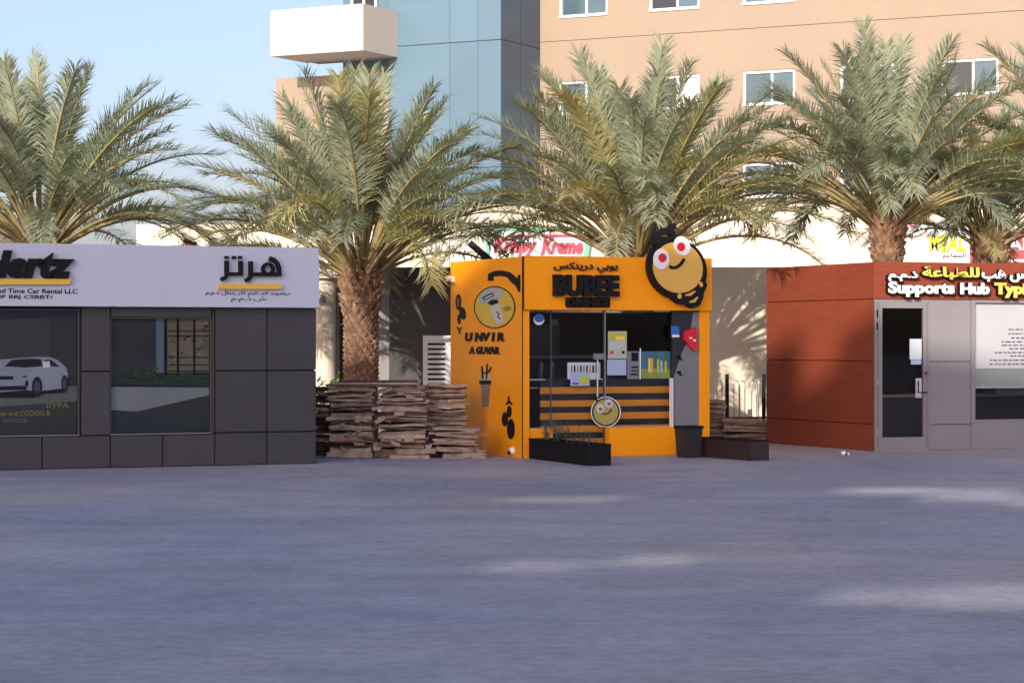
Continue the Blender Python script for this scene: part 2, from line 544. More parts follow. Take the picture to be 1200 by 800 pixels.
# left tan wing and upper wall behind balcony
ua, _ = BF.hit(323, 120)
wt = BF.hit(360, 90)[1]
MB().box(ua, ul - 0.01, 0.02, 5, 0, wt).build('low_wing', M['tan'], B)
ub, _ = BF.hit(402, 40, 0.4)
MB().box(ub, ul - 0.01, 0.4, 5, wt + 0.004, 8.95).build('balcony_wall', M['tan'], B)
MB().box(ub, ul - 0.01, 0.4, 5, 8.95, TOP).build('balcony_wall', M['blue'], B)
fz0 = 10.36
a0, _ = BF.hit(411, 10, 0.3); a1, _ = BF.hit(441, 10, 0.3)
f = MB()
for q in (a0, (a0 + a1) / 2 - 0.03, a1 - 0.06): f.box(q, q + 0.06, 0.3, 0.37, 9.4, 12)
fo = f.build('balcony_door', M['white'], B)
MB().box(a0 + 0.06, a1 - 0.06, 0.37, 0.395, 9.4, 12).build('pane', M['darkpane'], fo)
# balcony
yb = -1.75
ub0, _ = BF.hit(317, 40, yb); ub1, _ = BF.hit(425.6, 40, yb)
zb1 = BF.hit(425.6, 4.5, yb)[1]; zb0 = BF.hit(425.6, 59, yb)[1]
w = MB()
w.box(ub0, ub1, yb, yb + 0.15, zb0, zb1)
w.box(ub1 - 0.15, ub1, yb + 0.15, -0.002, zb0, zb1)
w.box(ub0, ub0 + 0.15, yb + 0.15, -0.002, zb0, zb1)
w.box(ub0 + 0.15, ub1 - 0.15, yb + 0.15, 0.38, zb0, zb0 + 0.18)
w.build('balcony', M['balcony'], B)

# ------------------------------------------------------------------ low mall building with canopy
L = empty('mall_building', (0, 44, 0), 0, 'cream single storey mall building with deep canopy behind the palms', 'building')
YW, YF = -2.0, 8.0           # wall plane, canopy fascia plane (relative to Y=44)
def lx(px, y=0.0): return (px - 600) * (44 + y) / FPX
def lz(py, y=0.0): return CH - (py - 400) * (44 + y) / FPX
sof = lz(313, YW)
xL = lx(160, YF)
door0, door1 = lx(393, YW), lx(443, YW)
w = MB()
holes(w, -8.6, 14, 0, sof, YW, YW + 0.3, [(door0, door1, 0.0, 2.55)])
w.build('wall', M['cream'], L)
MB().box(-8.6, 14, YW + 0.31, 7.9, 0, sof - 0.002).build('rear_block', M['cream'], L)
MB().box(xL, lx(527, YF) - 0.01, YF, 12, 0, lz(263, YF)).build('upper_wall', M['cream'], L)
MB().box(lx(527, YF) + 0.01, 18, YF - 0.1, 12, 0, lz(240, YF)).build('upper_wall', M['cream'], L)
# small ledge + column
MB().box(lx(300, -3.2), lx(401, -3.2), -3.45, YW - 0.002, lz(326, -3.2), sof - 0.004).build('ledge', M['cream'], L)
MB().tube([(lx(378, -3.1), -3.1, 0), (lx(378, -3.1), -3.1, lz(326, -3.2) - 0.003)], 0.225, 24).build('column', M['cream'], L, smooth=False)
y0, y1 = YW + 0.08, YW + 0.14
fo = MB().box(door0, door1, y0, y1, 2.50, 2.55).box(door0, door0 + 0.06, y0, y1, 0, 2.5).box(door1 - 0.06, door1, y0, y1, 0, 2.5).box(door0 + 0.06, door1 - 0.06, y0, y1, lz(381, YW), lz(379, YW)).build('door', M['alu'], L)
MB().box(door0 + 0.06, door1 - 0.06, YW + 0.15, YW + 0.17, 0, 2.5).build('pane', M['darkpane'], fo)
# charcoal shop front
bx0, bx1 = lx(456, -2.4), lx(640, -2.4)
MB().bbox(bx0, bx1, -2.4, YW - 0.002, 0.0, lz(313, -2.4), 0.01).build('shop_front_box', M['charcoal'], L)
MB().box(lx(443, -2.2), bx0 - 0.004, -2.2, YW - 0.002, 0, lz(314, -2.2)).build('shop_front_lit_side', M['alu'], L)  # lighter grey paints sun and gloss on the charcoal box's left side

# signs on the mall
def sign_root(name, px, py, label, y=YF - 0.12):
    x, z = (px - 600) * (44 + y) / FPX, CH - (py - 400) * (44 + y) / FPX
    return empty(name, (x, 44 + y, z), 0, label, 'sign')
SC = (44 + YF - 0.12) / FPX
s1 = sign_root('round_sign', 500, 291, 'faint round mint green ring sign on the cream canopy above the charcoal shop front')
ring = MB()
n = 40
o_, i_ = ell(0, 0, 12 * SC, 13 * SC, n), ell(0, 0, 10.6 * SC, 11.6 * SC, n)
for k in range(n):
    k2 = (k + 1) % n
    ring.prism([o_[k], o_[k2], i_[k2], i_[k]], -0.03, 0.015)
ring.build('ring', M['mint'], s1)
MB().prism(ell(0, 0, 10.6 * SC, 11.6 * SC, n), -0.01, 0.015).build('face', M['white'], s1)
MB().prism(stroke([(6 * SC * math.cos(t), 7.5 * SC * math.sin(t)) for t in [R(a) for a in range(-60, 61, 15)]], 0.02), -0.02, -0.01).build('mark', M['mint'], s1)

s2 = sign_root('doughnut_shop_sign', 632, 300, 'white sign in a mint frame with pink script lettering above the orange kiosk')
def q(px, py): return ((px - 632) * SC, -(py - 300) * SC)
MB().prism([q(570, 318), q(572, 268), q(693, 268), q(686, 318)], -0.10, 0.015).build('board', M['white'], s2)
fr = MB()
fr.prism([q(568, 318), q(570, 266), q(575, 266), q(573, 318)], -0.14, 0.01)
fr.prism([q(575, 266), q(575, 271), q(688, 271), q(688, 266)], -0.139, 0.01)
fr.prism([q(688, 266), q(694, 266), q(687, 318), q(681, 318)], -0.14, 0.01)
fr.build('frame', M['mint'], s2)
def tb_(px0, px1, py0, py1, fn): 
    a, z1 = fn(px0, py0); b, z0 = fn(px1, py1)
    return (a, b, z0, z1)
text('Krispy', 'lettering', M['pink'], s2, tb_(578, 629, 279, 301, q), -0.15, 0.04, 0.05, 0.25)
text('Kreme', 'lettering', M['pink'], s2, tb_(634, 683, 279, 298, q), -0.15, 0.04, 0.05, 0.25)
MB().prism([q(592, 278), q(596, 275.5), q(627, 275.5), q(627, 278)], -0.15, -0.11).prism([q(634, 278), q(636, 275), q(687, 275), q(686, 277.5)], -0.15, -0.11).build('swash', M['pink'], s2)

s3 = sign_root('restaurant_sign', 1112, 288, 'white restaurant sign with bright yellow capital letters behind the right palms')
def q3(px, py): return ((px - 1112) * SC, -(py - 288) * SC)
MB().prism([q3(1086, 316), q3(1086, 268), q3(1136, 268), q3(1136, 316)], -0.05, 0.015).build('board', M['white'], s3)
text('MEAL', 'lettering', M['yel'], s3, tb_(1088, 1131, 275, 295, q3), -0.09, 0.035, 0.03)
text(ar('المطاعم'), 'lettering', M['black'], s3, tb_(1104, 1131, 297, 304, q3), -0.07, 0.015, 0.01)
s4 = sign_root('red_sign', 1180, 290, 'dusty red sign board with white capital letters at the right edge')
def q4(px, py): return ((px - 1180) * SC, -(py - 290) * SC)
MB().prism([q4(1136.5, 316), q4(1136.5, 272), q4(1235, 272), q4(1235, 316)], -0.05, 0.015).build('board', M['redsign'], s4)
text('J FARM', 'lettering', M['white'], s4, tb_(1158, 1226, 279, 298, q4), -0.09, 0.035, 0.02)
MB().prism([q4(1170, 307), q4(1170, 304), q4(1235, 304), q4(1235, 307)], -0.08, -0.055).build('stripe', M['white'], s4)
s5 = sign_root('round_emblem_sign', 1070, 262, 'white oval emblem with a red cap shape on the mall roof behind the tallest palm')
def q5(px, py): return ((px - 1070) * SC, -(py - 262) * SC)
MB().prism(ell(0, -0.02, 17 * SC, 13 * SC, 28, 0.3), -0.12, 0.1).build('oval', M['white'], s5)
MB().prism([q5(1066, 258), q5(1069, 248), q5(1074, 243), q5(1079, 246), q5(1084, 243), q5(1088, 249), q5(1085, 256), q5(1076, 259)], -0.16, -0.125).build('red_mark', M['red'], s5)
MB().prism(stroke([q5(1062, 258), q5(1065, 264), q5(1072, 267)], 0.05), -0.15, -0.125).build('red_mark', M['pink'], s5)
MB().box(-0.04, 0.04, 0.10, 0.16, -0.55, 0.1).build('bracket', M['steel'], s5)

# lamp on canopy / floodlight arm
fl = empty('floodlight_arm', (at(563, 300, 37.5)[0], 37.5, 0), 0, 'black tilted floodlight arm rising behind the orange kiosk roof', 'lamp')
MB().tube([(0.12, 0, 0), (0.12, 0, 2.82)], 0.03, 8).build('pole', M['black'], fl)
MB().obox((0.0, 0, 3.0), (0.17, 0, -0.145), (0, 0.05, 0), (0.035, 0, 0.04)).build('lamp_head', M['black'], fl)
MB().obox((-0.20, 0, 3.14), (0.03, 0, -0.02), (0, 0.03, 0), (0.02, 0, 0.03)).build('bracket', M['steel'], fl)

# small wall lamps on the column
wl_ = empty('wall_lamp', (lx(378, -3.3), 40.62, lz(350, -3.3)), 0, 'small grey wall lamp on the cream mall column', 'lamp')
MB().tube([(0, 0, 0.05), (0, 0, -0.07)], [0.02, 0.065], 10).build('shade', M['grey_panel'], wl_)
MB().box(-0.02, 0.02, 0, 0.06, 0.03, 0.07).build('bracket', M['grey_panel'], wl_)

# louvred box
lb = empty('condenser_unit', (lx(517, -3.4), 40.6, 0), 0, 'white louvred utility box between the charcoal shop front and the orange kiosk', 'utility box')
a = 0.62
MB().box(-a / 2, a / 2, 0, 0.4, 0, 1.70).build('casing', M['white'], lb)
for k in range(12):
    z = 0.62 + k * 0.085
    MB().obox((-0.08, -0.012, z), (0.15, 0, 0), (0, 0.014, -0.008), (0, 0.003, 0.01)).build('louvre', M['joint'], lb)
for k in range(8):
    MB().box(0.24, 0.27, -0.004, 0.0, 0.9 + k * 0.10, 0.93 + k * 0.10).build('vent_hole', M['black'], lb)

# shrubs by the column
def shrub(px, Y, r, hgt, label):
    rt = empty('green_shrub', ((px - 600) * Y / FPX, Y, 0), 0, label, 'shrub')
    mb = MB()
    for i in range(420):
        d = Vector((random.gauss(0, 1), random.gauss(0, 1), random.gauss(0, 1))).normalized() * r * random.random() ** 0.4
        p = Vector((d.x, d.y, hgt / 2 + d.z * hgt / (2 * r)))
        if p.z < 0.05: continue
        a_ = Vector((random.gauss(0, 1), random.gauss(0, 1), random.gauss(0, 1))).normalized()
        b_ = a_.cross(Vector((random.random(), random.random(), 1))).normalized()
        s_ = random.uniform(0.025, 0.05)
        mb.add([p - a_ * s_, p + b_ * s_ * 0.5, p + a_ * s_, p - b_ * s_ * 0.5], [(0, 1, 2, 3)])
    tag(mb.build('foliage', M['shrub'], rt, fix=False), kind=None)
    MB().tube([(0, 0, 0), (0.02, 0, hgt * 0.7)], [0.02, 0.01], 6).build('stem', M['bark'], rt)
shrub(374, 40.3, 0.18, 1.02, 'low green shrub left of the cream mall column')
shrub(397, 40.2, 0.22, 1.08, 'bright green shrub right of the cream column beside the palm trunk')

# ================================================================== LEFT GREY KIOSK
HF = Frame(-2.57, 31.33, 23.6)
H = empty('rental_kiosk', (HF.ox, HF.oy, 0), HF.a, 'charcoal panelled car rental kiosk with pale fascia and dark printed windows', 'kiosk')
uL = -6.2
ztop = HF.hit(370, 291)[1]; zf = HF.hit(300, 360.5)[1]
za = HF.hit(313, 434)[1]; zb = HF.hit(313, 506)[1]
def hu(px, py=450): return HF.hit(px, py)[0]
pj = [hu(-100, 530), hu(-14, 530), hu(49.5, 530), hu(129.5, 530), hu(191, 530), hu(252, 530), hu(313, 530), 0.0]
W1 = (hu(-102), hu(93.5), HF.hit(60, 511)[1], zf - 0.03)
W2 = (hu(129.5), hu(248.5), HF.hit(190, 509)[1], HF.hit(190, 372)[1])
DEP = 2.6
core = MB()
core.box(uL, -0.012, 0.25, DEP, 0.02, ztop - 0.02)
core.box(uL, -0.012, 0.03, 0.25, 0.02, zb - 0.1)
core.box(uL, W1[0] - 0.01, 0.03, 0.25, zb - 0.1, zf + 0.01)
core.box(W1[1] + 0.012, W2[0] - 0.012, 0.03, 0.25, zb - 0.1, zf + 0.01)
core.box(W2[1] + 0.012, -0.012, 0.03, 0.25, zb - 0.1, zf + 0.01)
core.box(uL, -0.012, 0.03, 0.25, zf + 0.01, ztop - 0.02)
core.build('frame', M['joint'], H)
gp = 0.008
def hp(a, b, z0, z1):
    MB().bbox(a + gp, b - gp, 0, 0.028, z0 + gp, z1 - gp).build('panel', M['charcoal'], H)
for i in range(len(pj) - 1): hp(pj[i], pj[i + 1], 0.0, zb if i > 4 else W2[2] if i > 2 else W1[2])
for c0, c1 in ((pj[5], pj[6]), (pj[6], pj[7])):
    hp(c0, c1, zb, za); hp(c0, c1, za, zf)
hp(W1[1] + 0.02, pj[3], W1[2], za); hp(W1[1] + 0.02, pj[3], za, zf)
hp(W2[0], W2[1], W2[3], zf)
hp(W2[1], pj[5], W2[2], zf)
for k in range(4):    # right flank panels
    for z0, z1 in ((0, zb), (zb, za), (za, zf)):
        y0, y1 = 0.03 + k * 0.64, 0.03 + (k + 1) * 0.64
        MB().box(-0.012, 0.012, y0 + gp, y1 - gp, z0 + gp, z1 - gp).build('panel', M['charcoal'], H)
fd = HF.hit(374, 325, -0.12)[0]
MB().bbox(uL, fd, -0.12, DEP + 0.05, zf, ztop, 0.006).build('fascia', M['white_panel'], H)

def print_mat(name, c): return mat(name, lin(c), 0.25, spec=0.4)
def poly(name, pts, c, parent, y, t=0.001, frame=HF, cname=None):
    c = tuple(min(255, int(v * 1.30)) for v in c)
    """flat print on a pane: pixel outline laid on the face at depth y"""
    p2 = [frame.hit(a, b, y) for a, b in pts]
    return MB().prism(p2, y, y + t).build(name, mat(cname or 'print_%d_%d_%d' % c, lin(c), 0.35, spec=0.3, var=0.12, vscale=2), parent)
def win(Wd):
    a, b, z0, z1 = Wd
    f = MB()
    t = 0.014
    f.box(a, b, 0.02, 0.10, z0, z0 + t); f.box(a, b, 0.02, 0.10, z1 - t, z1)
    f.box(a, a + t, 0.02, 0.10, z0 + t, z1 - t); f.box(b - t, b, 0.02, 0.10, z0 + t, z1 - t)
    fo = f.build('window', M['frame_dark'], H)
    MB().box(a + 0.002, b - 0.002, 0.012, 0.019, z0 + 0.004, z0 + 0.016).build('sill', M['alu'], fo)
    MB().box(a + t, b - t, 0.06, 0.066, z0 + t, z1 - t).build('pane', M['glass_dull'], fo)
    return fo
w1, w2 = win(W1), win(W2)
YP = 0.09
def layer(parent, lst):
    for i, (nm, pts, c) in enumerate(lst):
        poly(nm, pts, c, parent, YP - 0.0015 * i)
layer(w1, [
    ('poster', [(-100, 362), (92, 362), (92, 510), (-100, 510)], (70, 72, 78)),
    ('print', [(-100, 362), (92, 362), (92, 371), (-100, 378)], (44, 54, 84)),
    ('print', [(58, 373), (92, 371), (92, 441), (58, 436)], (60, 64, 72)),
    ('print', [(-100, 443), (92, 440), (92, 455), (-100, 458)], (52, 58, 60)),
    ('print', [(-100, 457), (92, 452), (92, 470), (-30, 478), (-100, 480)], (104, 112, 108)),
    ('print', [(-100, 480), (-30, 478), (92, 470), (92, 510), (-100, 510)], (62, 66, 70)),
])
# printed car
layer2 = [
    ('print', [(-60, 461), (-20, 466), (40, 466), (48, 462), (74, 460), (78, 456), (40, 452), (-60, 455)], (28, 30, 36)),
    ('print', [(-70, 428), (-40, 424), (2, 421), (16, 420), (40, 418.2), (58, 418.2), (68, 422), (78, 431), (79.5, 440), (77, 450), (73, 455), (48, 458), (30, 457), (-20, 461), (-70, 458)], (150, 160, 175)),
    ('print', [(5, 429), (14, 421.5), (34, 420), (48, 420.5), (50, 429), (30, 430.5)], (34, 38, 46)),
    ('print', [(52, 421.5), (59, 421), (65, 425), (70, 429.5), (56, 429)], (46, 50, 58)),
    ('print', [(-30, 440.5), (16, 440.5), (15.5, 444.5), (-30, 445)], (24, 28, 32)),
    ('print', [(26, 440.5), (31, 440), (32, 441.5), (26, 442)], (30, 32, 36)),
    ('print', [(-30, 452.5), (31, 452), (31, 456.5), (-30, 458)], (26, 28, 34)),
    ('print', [(29, 451), (31, 445), (33, 446), (33, 453)], (26, 28, 34)),
]
for i, (nm, pts, c) in enumerate(layer2): poly(nm, pts, c, w1, YP - 0.012 - 0.0015 * i)
def wheel(cx, cy, rx, ry):
    poly('print', [(cx + rx * math.cos(t), cy + ry * math.sin(t)) for t in [k * math.pi / 10 for k in range(20)]], (24, 26, 32), w1, YP - 0.026)
    poly('print', [(cx + rx * .62 * math.cos(t), cy + ry * .62 * math.sin(t)) for t in [k * math.pi / 8 for k in range(16)]], (62, 64, 72), w1, YP - 0.0275)
wheel(43.5, 453, 6, 12); wheel(75.5, 449.5, 3.6, 10.5)
poly('print', [(50, 424), (58, 423), (59, 430), (51, 431)], (170, 178, 190), w1, YP - 0.026)
def htext(body, m, px0, px1, py0, py1, y, depth, parent, bold=0.0, shear=0.0, name='lettering', frame=HF):
    a, _ = frame.hit(px0, (py0 + py1) / 2, y); b, _ = frame.hit(px1, (py0 + py1) / 2, y)
    pm = (px0 + px1) / 2
    return text(body, name, m, parent, (a, b, frame.hit(pm, py1, y)[1], frame.hit(pm, py0, y)[1]), y, depth, bold, shear)
M['print_y'] = mat('print_yellow', (0.50, 0.44, 0.06), 0.5)
M['print_w'] = mat('print_white', (0.35, 0.36, 0.38), 0.5)
htext('on and CGDOG &', M['print_y'], 0, 59, 481, 487, YP - 0.012, 0.001, w1, 0.01)
htext('IIYPA', M['print_y'], 55, 81, 472, 478, YP - 0.012, 0.001, w1, 0.0)
htext('HAPAUZA', M['print_w'], 4, 32, 490, 495, YP - 0.012, 0.001, w1)
layer(w2, [
    ('poster', [(130, 374), (248, 374), (248, 508), (130, 508)], (56, 60, 68)),
    ('print', [(183, 372), (192, 372), (192, 442), (183, 442)], (98, 120, 134)),
    ('print', [(193, 374), (248, 374), (248, 440), (193, 440)], (118, 112, 98)),
    ('print', [(130, 437), (248, 436), (248, 452), (130, 450)], (44, 64, 56)),
    ('print', [(130, 450), (248, 452), (248, 454), (130, 453)], (26, 38, 34)),
    ('print', [(130, 453), (248, 454), (248, 462), (160, 482), (130, 480)], (132, 140, 145)),
    ('print', [(130, 480), (160, 482), (248, 462), (248, 508), (130, 508)], (54, 60, 66)),
])
for x0, x1 in ((193, 196), (207, 210), (226.5, 229)): poly('print', [(x0, 374), (x1, 374), (x1, 440), (x0, 440)], (22, 24, 30), w2, YP - 0.013)
for y0 in (387, 393, 418, 427, 434): poly('print', [(197, y0), (248, y0), (248, y0 + 1.2), (197, y0 + 1.2)], (34, 34, 34), w2, YP - 0.0145)
for k in range(60):
    x, y = random.uniform(155, 186), random.uniform(426, 442)
    if x < 165: y = max(y, 433)
    a_ = random.uniform(0, 6.28); s_ = random.uniform(2, 4.5)
    c = random.choice([(44, 76, 50), (88, 116, 62), (28, 46, 34), (60, 92, 54)])
    poly('print', [(x, y), (x + s_ * math.cos(a_), y + s_ * math.sin(a_) * .7), (x + s_ * .6 * math.cos(a_ + .8), y + s_ * .6 * math.sin(a_ + .8))], c, w2, YP - 0.014 - 0.00015 * k, 0.0001)
for k in range(110):
    x, y = random.uniform(197, 245), random.uniform(376, 437)
    if 206 < x < 211 or 225 < x < 230: continue
    w_, h_ = random.uniform(1.5, 6), random.uniform(0.8, 2.4)
    v = random.choice([70, 84, 100, 132, 150, 120]); dv_ = random.randint(-2, 8)
    poly('print', [(x, y), (x + w_, y + random.uniform(-.6, .6)), (x + w_ - .5, y + h_), (x + .4, y + h_ + random.uniform(-.4, .4))], (v, v - 5 - dv_, v - 16 - dv_), w2, YP - 0.0095 - 0.00002 * k, 0.00002)
for k in range(40):
    x, y = random.uniform(131, 240), random.uniform(437, 449)
    w_ = random.uniform(6, 22)
    g_ = random.choice([30, 48, 62]); poly('print', [(x, y), (min(x + w_, 247), y - .3), (min(x + w_, 247), y + .8), (x, y + 1)], (g_ - 8, g_ + 12, g_ - 2), w2, YP - 0.0095 - 0.00002 * k, 0.00002)

YS = -0.12
htext('Hertz', M['black'], -24, 88, 293.5, 326, YS - 0.07, 0.068, H, 0.06, 0.22)
p = [HF.hit(a, b, YS - 0.05) for a, b in ((-24, 333.5), (-22, 327), (84, 326.5), (82, 333.2))]
MB().prism(p, YS - 0.05, YS - 0.002).build('underline', M['yellow_bar'], H)
htext('Diamond and Time Car Rental LLC', M['black'], -45, 91, 338, 343.5, YS - 0.008, 0.007, H, 0.012)
htext('SIJUSI IP BBJ CSBBT/', M['black'], -30, 62, 345.5, 351, YS - 0.008, 0.007, H, 0.012)
def zs_(pts, w):
    return [HF.hit(200 + a / 5.335, 270 + b / 5.335, YS - 0.06) for a, b in stroke(pts, w)]
def hl(pts, w, dy=0.0): MB().prism(zs_(pts, w), YS - 0.06 - dy, YS - 0.002).build('letter', M['black'], H)
hl([(354, 188), (354, 284), (340, 298), (318, 306)], [24, 24, 24, 22])
hl([(342, 272), (452, 272)], 22, 0.002)
hl([(441, 190), (441, 283)], 24, 0.004)
for a_ in (353, 400, 438): hl([(a_ - 11, 168), (a_ + 11, 168)], 17)
hl([(504, 192), (504, 284), (492, 304), (470, 314)], [24, 24, 24, 22])
hl([(492, 274), (694, 274)], 24, 0.002)
hl([(621, 176), (648, 184), (670, 206), (681, 236), (683, 285)], [30, 26, 24, 24, 22], 0.004)
hl([(612 + 32 * math.cos(t), 240 - 32 * math.sin(t)) for t in [R(a) for a in range(-60, 241, 20)]], 18, 0.006)
p = [HF.hit(a, b, YS - 0.05) for a, b in ((256.5, 338.6), (258, 332.5), (331, 332.8), (329.5, 338.6))]
MB().prism(p, YS - 0.05, YS - 0.002).build('underline', M['yellow_bar'], H)
htext(ar('دياموند اند تايم كار رنتال ذ.م.م'), M['black'], 241, 340, 341, 347, YS - 0.008, 0.007, H, 0.0)
htext(ar('ش.ذ.م.م'), M['black'], 271, 312, 347.5, 354, YS - 0.008, 0.007, H, 0.0)
# roof lamp
xr, zr = at(222, 283, 33)
rl = empty('roof_lamp', (xr, 33, ztop), 0, 'small black capped lamp with red collar on the grey kiosk roof', 'lamp')
MB().tube([(0, 0, 0), (0.0, 0, 0.09)], [0.08, 0.06], 12).build('base', M['white'], rl)
MB().tube([(0.0, 0, 0.09), (0.01, 0, 0.115)], 0.06, 12).build('collar', M['red'], rl)
MB().obox((0.01, 0, 0.145), (0.085, 0, -0.02), (0, 0.06, 0), (0.007, 0, 0.026)).build('cap', M['black'], rl)

# ================================================================== ORANGE KIOSK
YFm = Frame(0.140, 32.80, 23.6)
K = empty('drinks_kiosk', (YFm.ox, YFm.oy, 0), YFm.a, 'bright orange drinks kiosk with glass front, black striped counter and bee emblem', 'kiosk')
def ku(px, py=430, off=0.0): return YFm.hit(px, py, off)[0]
def kz(px, py, off=0.0): return YFm.hit(px, py, off)[1]
KW = ku(831.5); KT = kz(612, 300.3); KF = kz(720, 363.5)
KD = YFm.side(528, 400)[0]
# shell
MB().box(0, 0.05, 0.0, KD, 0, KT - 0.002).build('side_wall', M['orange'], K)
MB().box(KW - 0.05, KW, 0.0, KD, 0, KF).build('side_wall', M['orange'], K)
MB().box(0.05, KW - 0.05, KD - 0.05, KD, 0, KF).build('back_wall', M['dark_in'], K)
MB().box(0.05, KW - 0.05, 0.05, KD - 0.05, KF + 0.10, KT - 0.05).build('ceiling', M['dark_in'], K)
MB().box(0.05, KW - 0.05, 0.30, KD - 0.05, 0.0, 0.03).build('floor_slab', M['dark_in'], K)
KR = YFm.hit(834.5, 340, -0.05)[0]
MB().bbox(0.004, KR, -0.05, -0.001, KF, KT + 0.01, 0.005).build('fascia', M['orange'], K)
MB().box(0.05, KR, 0.0, KD + 0.02, KF + 0.2, KT - 0.01).build('roof_box', M['orange'], K)
MB().box(0.052, KR - 0.002, 0.0, 0.28, KF + 0.001, KF + 0.2).build('soffit', M['orange'], K)
# pillars
p1 = ku(620.5)
MB().bbox(0.0505, p1, -0.001, 0.12, 0, KF - 0.001).build('pillar', M['orange'], K)
p2 = ku(820)
MB().bbox(p2, KW - 0.0505, -0.001, 0.10, 0, KF - 0.001).build('pillar', M['orange'], K)
GY = 0.14
g0, g1 = p1 + 0.002, ku(790, 430, 0)
d0, d1 = ku(645, 430, GY), ku(708, 430, GY)
zl = kz(750, 500, GY)
MB().bbox(d1 + 0.02, ku(792.5, 510), 0.0, GY + 0.06, 0, zl).build('lower_panel', M['orange'], K)
MB().bbox(g0, d0 - 0.02, 0.02, GY + 0.06, 0, zl).build('lower_panel', M['orange'], K)
gx = ku(790, 430, 0)
MB().bbox(gx, p2 - 0.002, 0.035, 0.12, 0.0, KF - 0.002).build('reflection_dark', M['black_slat'], K)  # dark half of the reflection gradient drawn on this bay
MB().prism([YFm.hit(a, b, 0.03) for a, b in ((790.3, 534), (790.3, 440), (798, 415), (808, 396), (812, 366), (819.6, 366), (819.6, 534))], 0.026, 0.034).build('grey_panel', M['grey_panel'], K)  # slanted outline puts a reflection gradient into the panel's shape
MB().box(gx - 0.015, gx - 0.001, 0.02, 0.12, zl, kz(789, 443)).build('edge_strip', M['white'], K)
for z in (kz(797, 419), kz(797, 437)):
    MB().box(gx + 0.06, gx + 0.12, 0.018, 0.025, z - 0.01, z + 0.03).box(gx + 0.09, gx + 0.14, 0.016, 0.0245, z - 0.035, z - 0.012).build('switch', M['black'], K)
# glass panes
def gpane(a, b, z0, z1, y=GY):
    return MB().box(a, b, y, y + 0.008, z0, z1).build('pane', M['glass'], K)
gpane(g0, d0 - 0.006, zl, KF); gpane(d1 + 0.02, ku(750, 430, GY) - 0.003, zl, KF); gpane(ku(750, 430, GY) + 0.003, gx - 0.016, zl, KF)
dr = MB().box(d0, d0 + 0.010, GY - 0.01, GY + 0.02, 0.03, KF).box(d1 - 0.010, d1, GY - 0.01, GY + 0.02, 0.03, KF).box(d0 + 0.018, d1 - 0.018, GY - 0.01, GY + 0.02, 0.03, 0.07).build('door', mat('dark_steel', (0.12, 0.12, 0.14), 0.35, metal=0.6), K)
MB().box(d0 + 0.010, d1 - 0.010, GY, GY + 0.008, 0.07, KF).build('pane', M['glass'], dr)
hx = ku(698, 440, GY)
hnd = MB().tube([(hx, GY - 0.06, kz(698, 421, GY)), (hx, GY - 0.06, kz(698, 465, GY))], 0.013, 8)
hnd.box(hx - 0.01, hx + 0.01, GY - 0.06, GY, kz(698, 427, GY), kz(698, 425, GY)).box(hx - 0.01, hx + 0.01, GY - 0.06, GY, kz(698, 460, GY), kz(698, 458, GY))
hnd.build('handle', M['steel'], dr)
MB().box(ku(695, 417, GY), ku(709, 417, GY), GY - 0.03, GY - 0.002, kz(700, 421, GY), kz(700, 414, GY)).build('lock_box', M['grey_panel'], dr)
tr = MB()
tr.box(g0, d0 - 0.08, GY - 0.006, GY - 0.001, kz(630, 445.5, GY), kz(630, 444, GY)).box(d0 + 0.3, d1 - 0.02, GY - 0.006, GY - 0.001, kz(680, 445, GY), kz(680, 443.8, GY))
tr.box(g0, d0 - 0.01, GY - 0.02, GY - 0.002, zl, zl + 0.012).box(d1 + 0.02, gx - 0.02, GY - 0.02, GY - 0.002, zl, zl + 0.012)
tr.box(d1 + 0.004, d1 + 0.016, GY - 0.012, GY + 0.012, zl, KF)
tr.build('trim', M['steel'], K)
# striped counter
CY = 0.24
c0, c1 = ku(633, 470, CY), ku(789, 470, CY) + 0.1
ct = kz(710, 443, CY)
MB().box(c0, c1, CY + 0.02, CY + 0.5, 0.03, ct).build('counter', M['black_slat'], K)
for (py0, py1) in ((453, 461), (468.5, 476), (483, 491), (498, 506), (513, 520)):
    MB().bbox(c0, c1, CY - 0.006, CY + 0.018, kz(700, py1, CY), kz(700, py0, CY)).build('slat', M['amber'], K)
for (py0, py1) in ((444, 452), (461.5, 468), (476.5, 482.5), (491.5, 497.5), (506.5, 512.5)):
    MB().bbox(c0, c1, CY, CY + 0.018, kz(700, py1, CY), kz(700, py0, CY)).build('slat', M['black_slat'], K)
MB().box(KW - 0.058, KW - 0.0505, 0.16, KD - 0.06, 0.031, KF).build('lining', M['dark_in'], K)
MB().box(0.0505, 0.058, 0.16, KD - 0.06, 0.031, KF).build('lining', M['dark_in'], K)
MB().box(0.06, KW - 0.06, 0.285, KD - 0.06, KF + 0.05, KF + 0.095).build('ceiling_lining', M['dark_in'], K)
# interior back shelf and machines
MB().box(0.3, KW - 0.3, KD - 0.5, KD - 0.06, 1.35, 1.40).build('shelf', M['grey_panel'], K)
MB().box(0.9, 1.5, KD - 0.6, KD - 0.1, 1.41, 1.85).build('machine', mat('machine_grey', (0.05, 0.05, 0.06), 0.3), K)
MB().box(0.08, KW - 0.08, 0.35, 0.5, 0.03, 0.035).build('sill', M['grey_panel'], K)
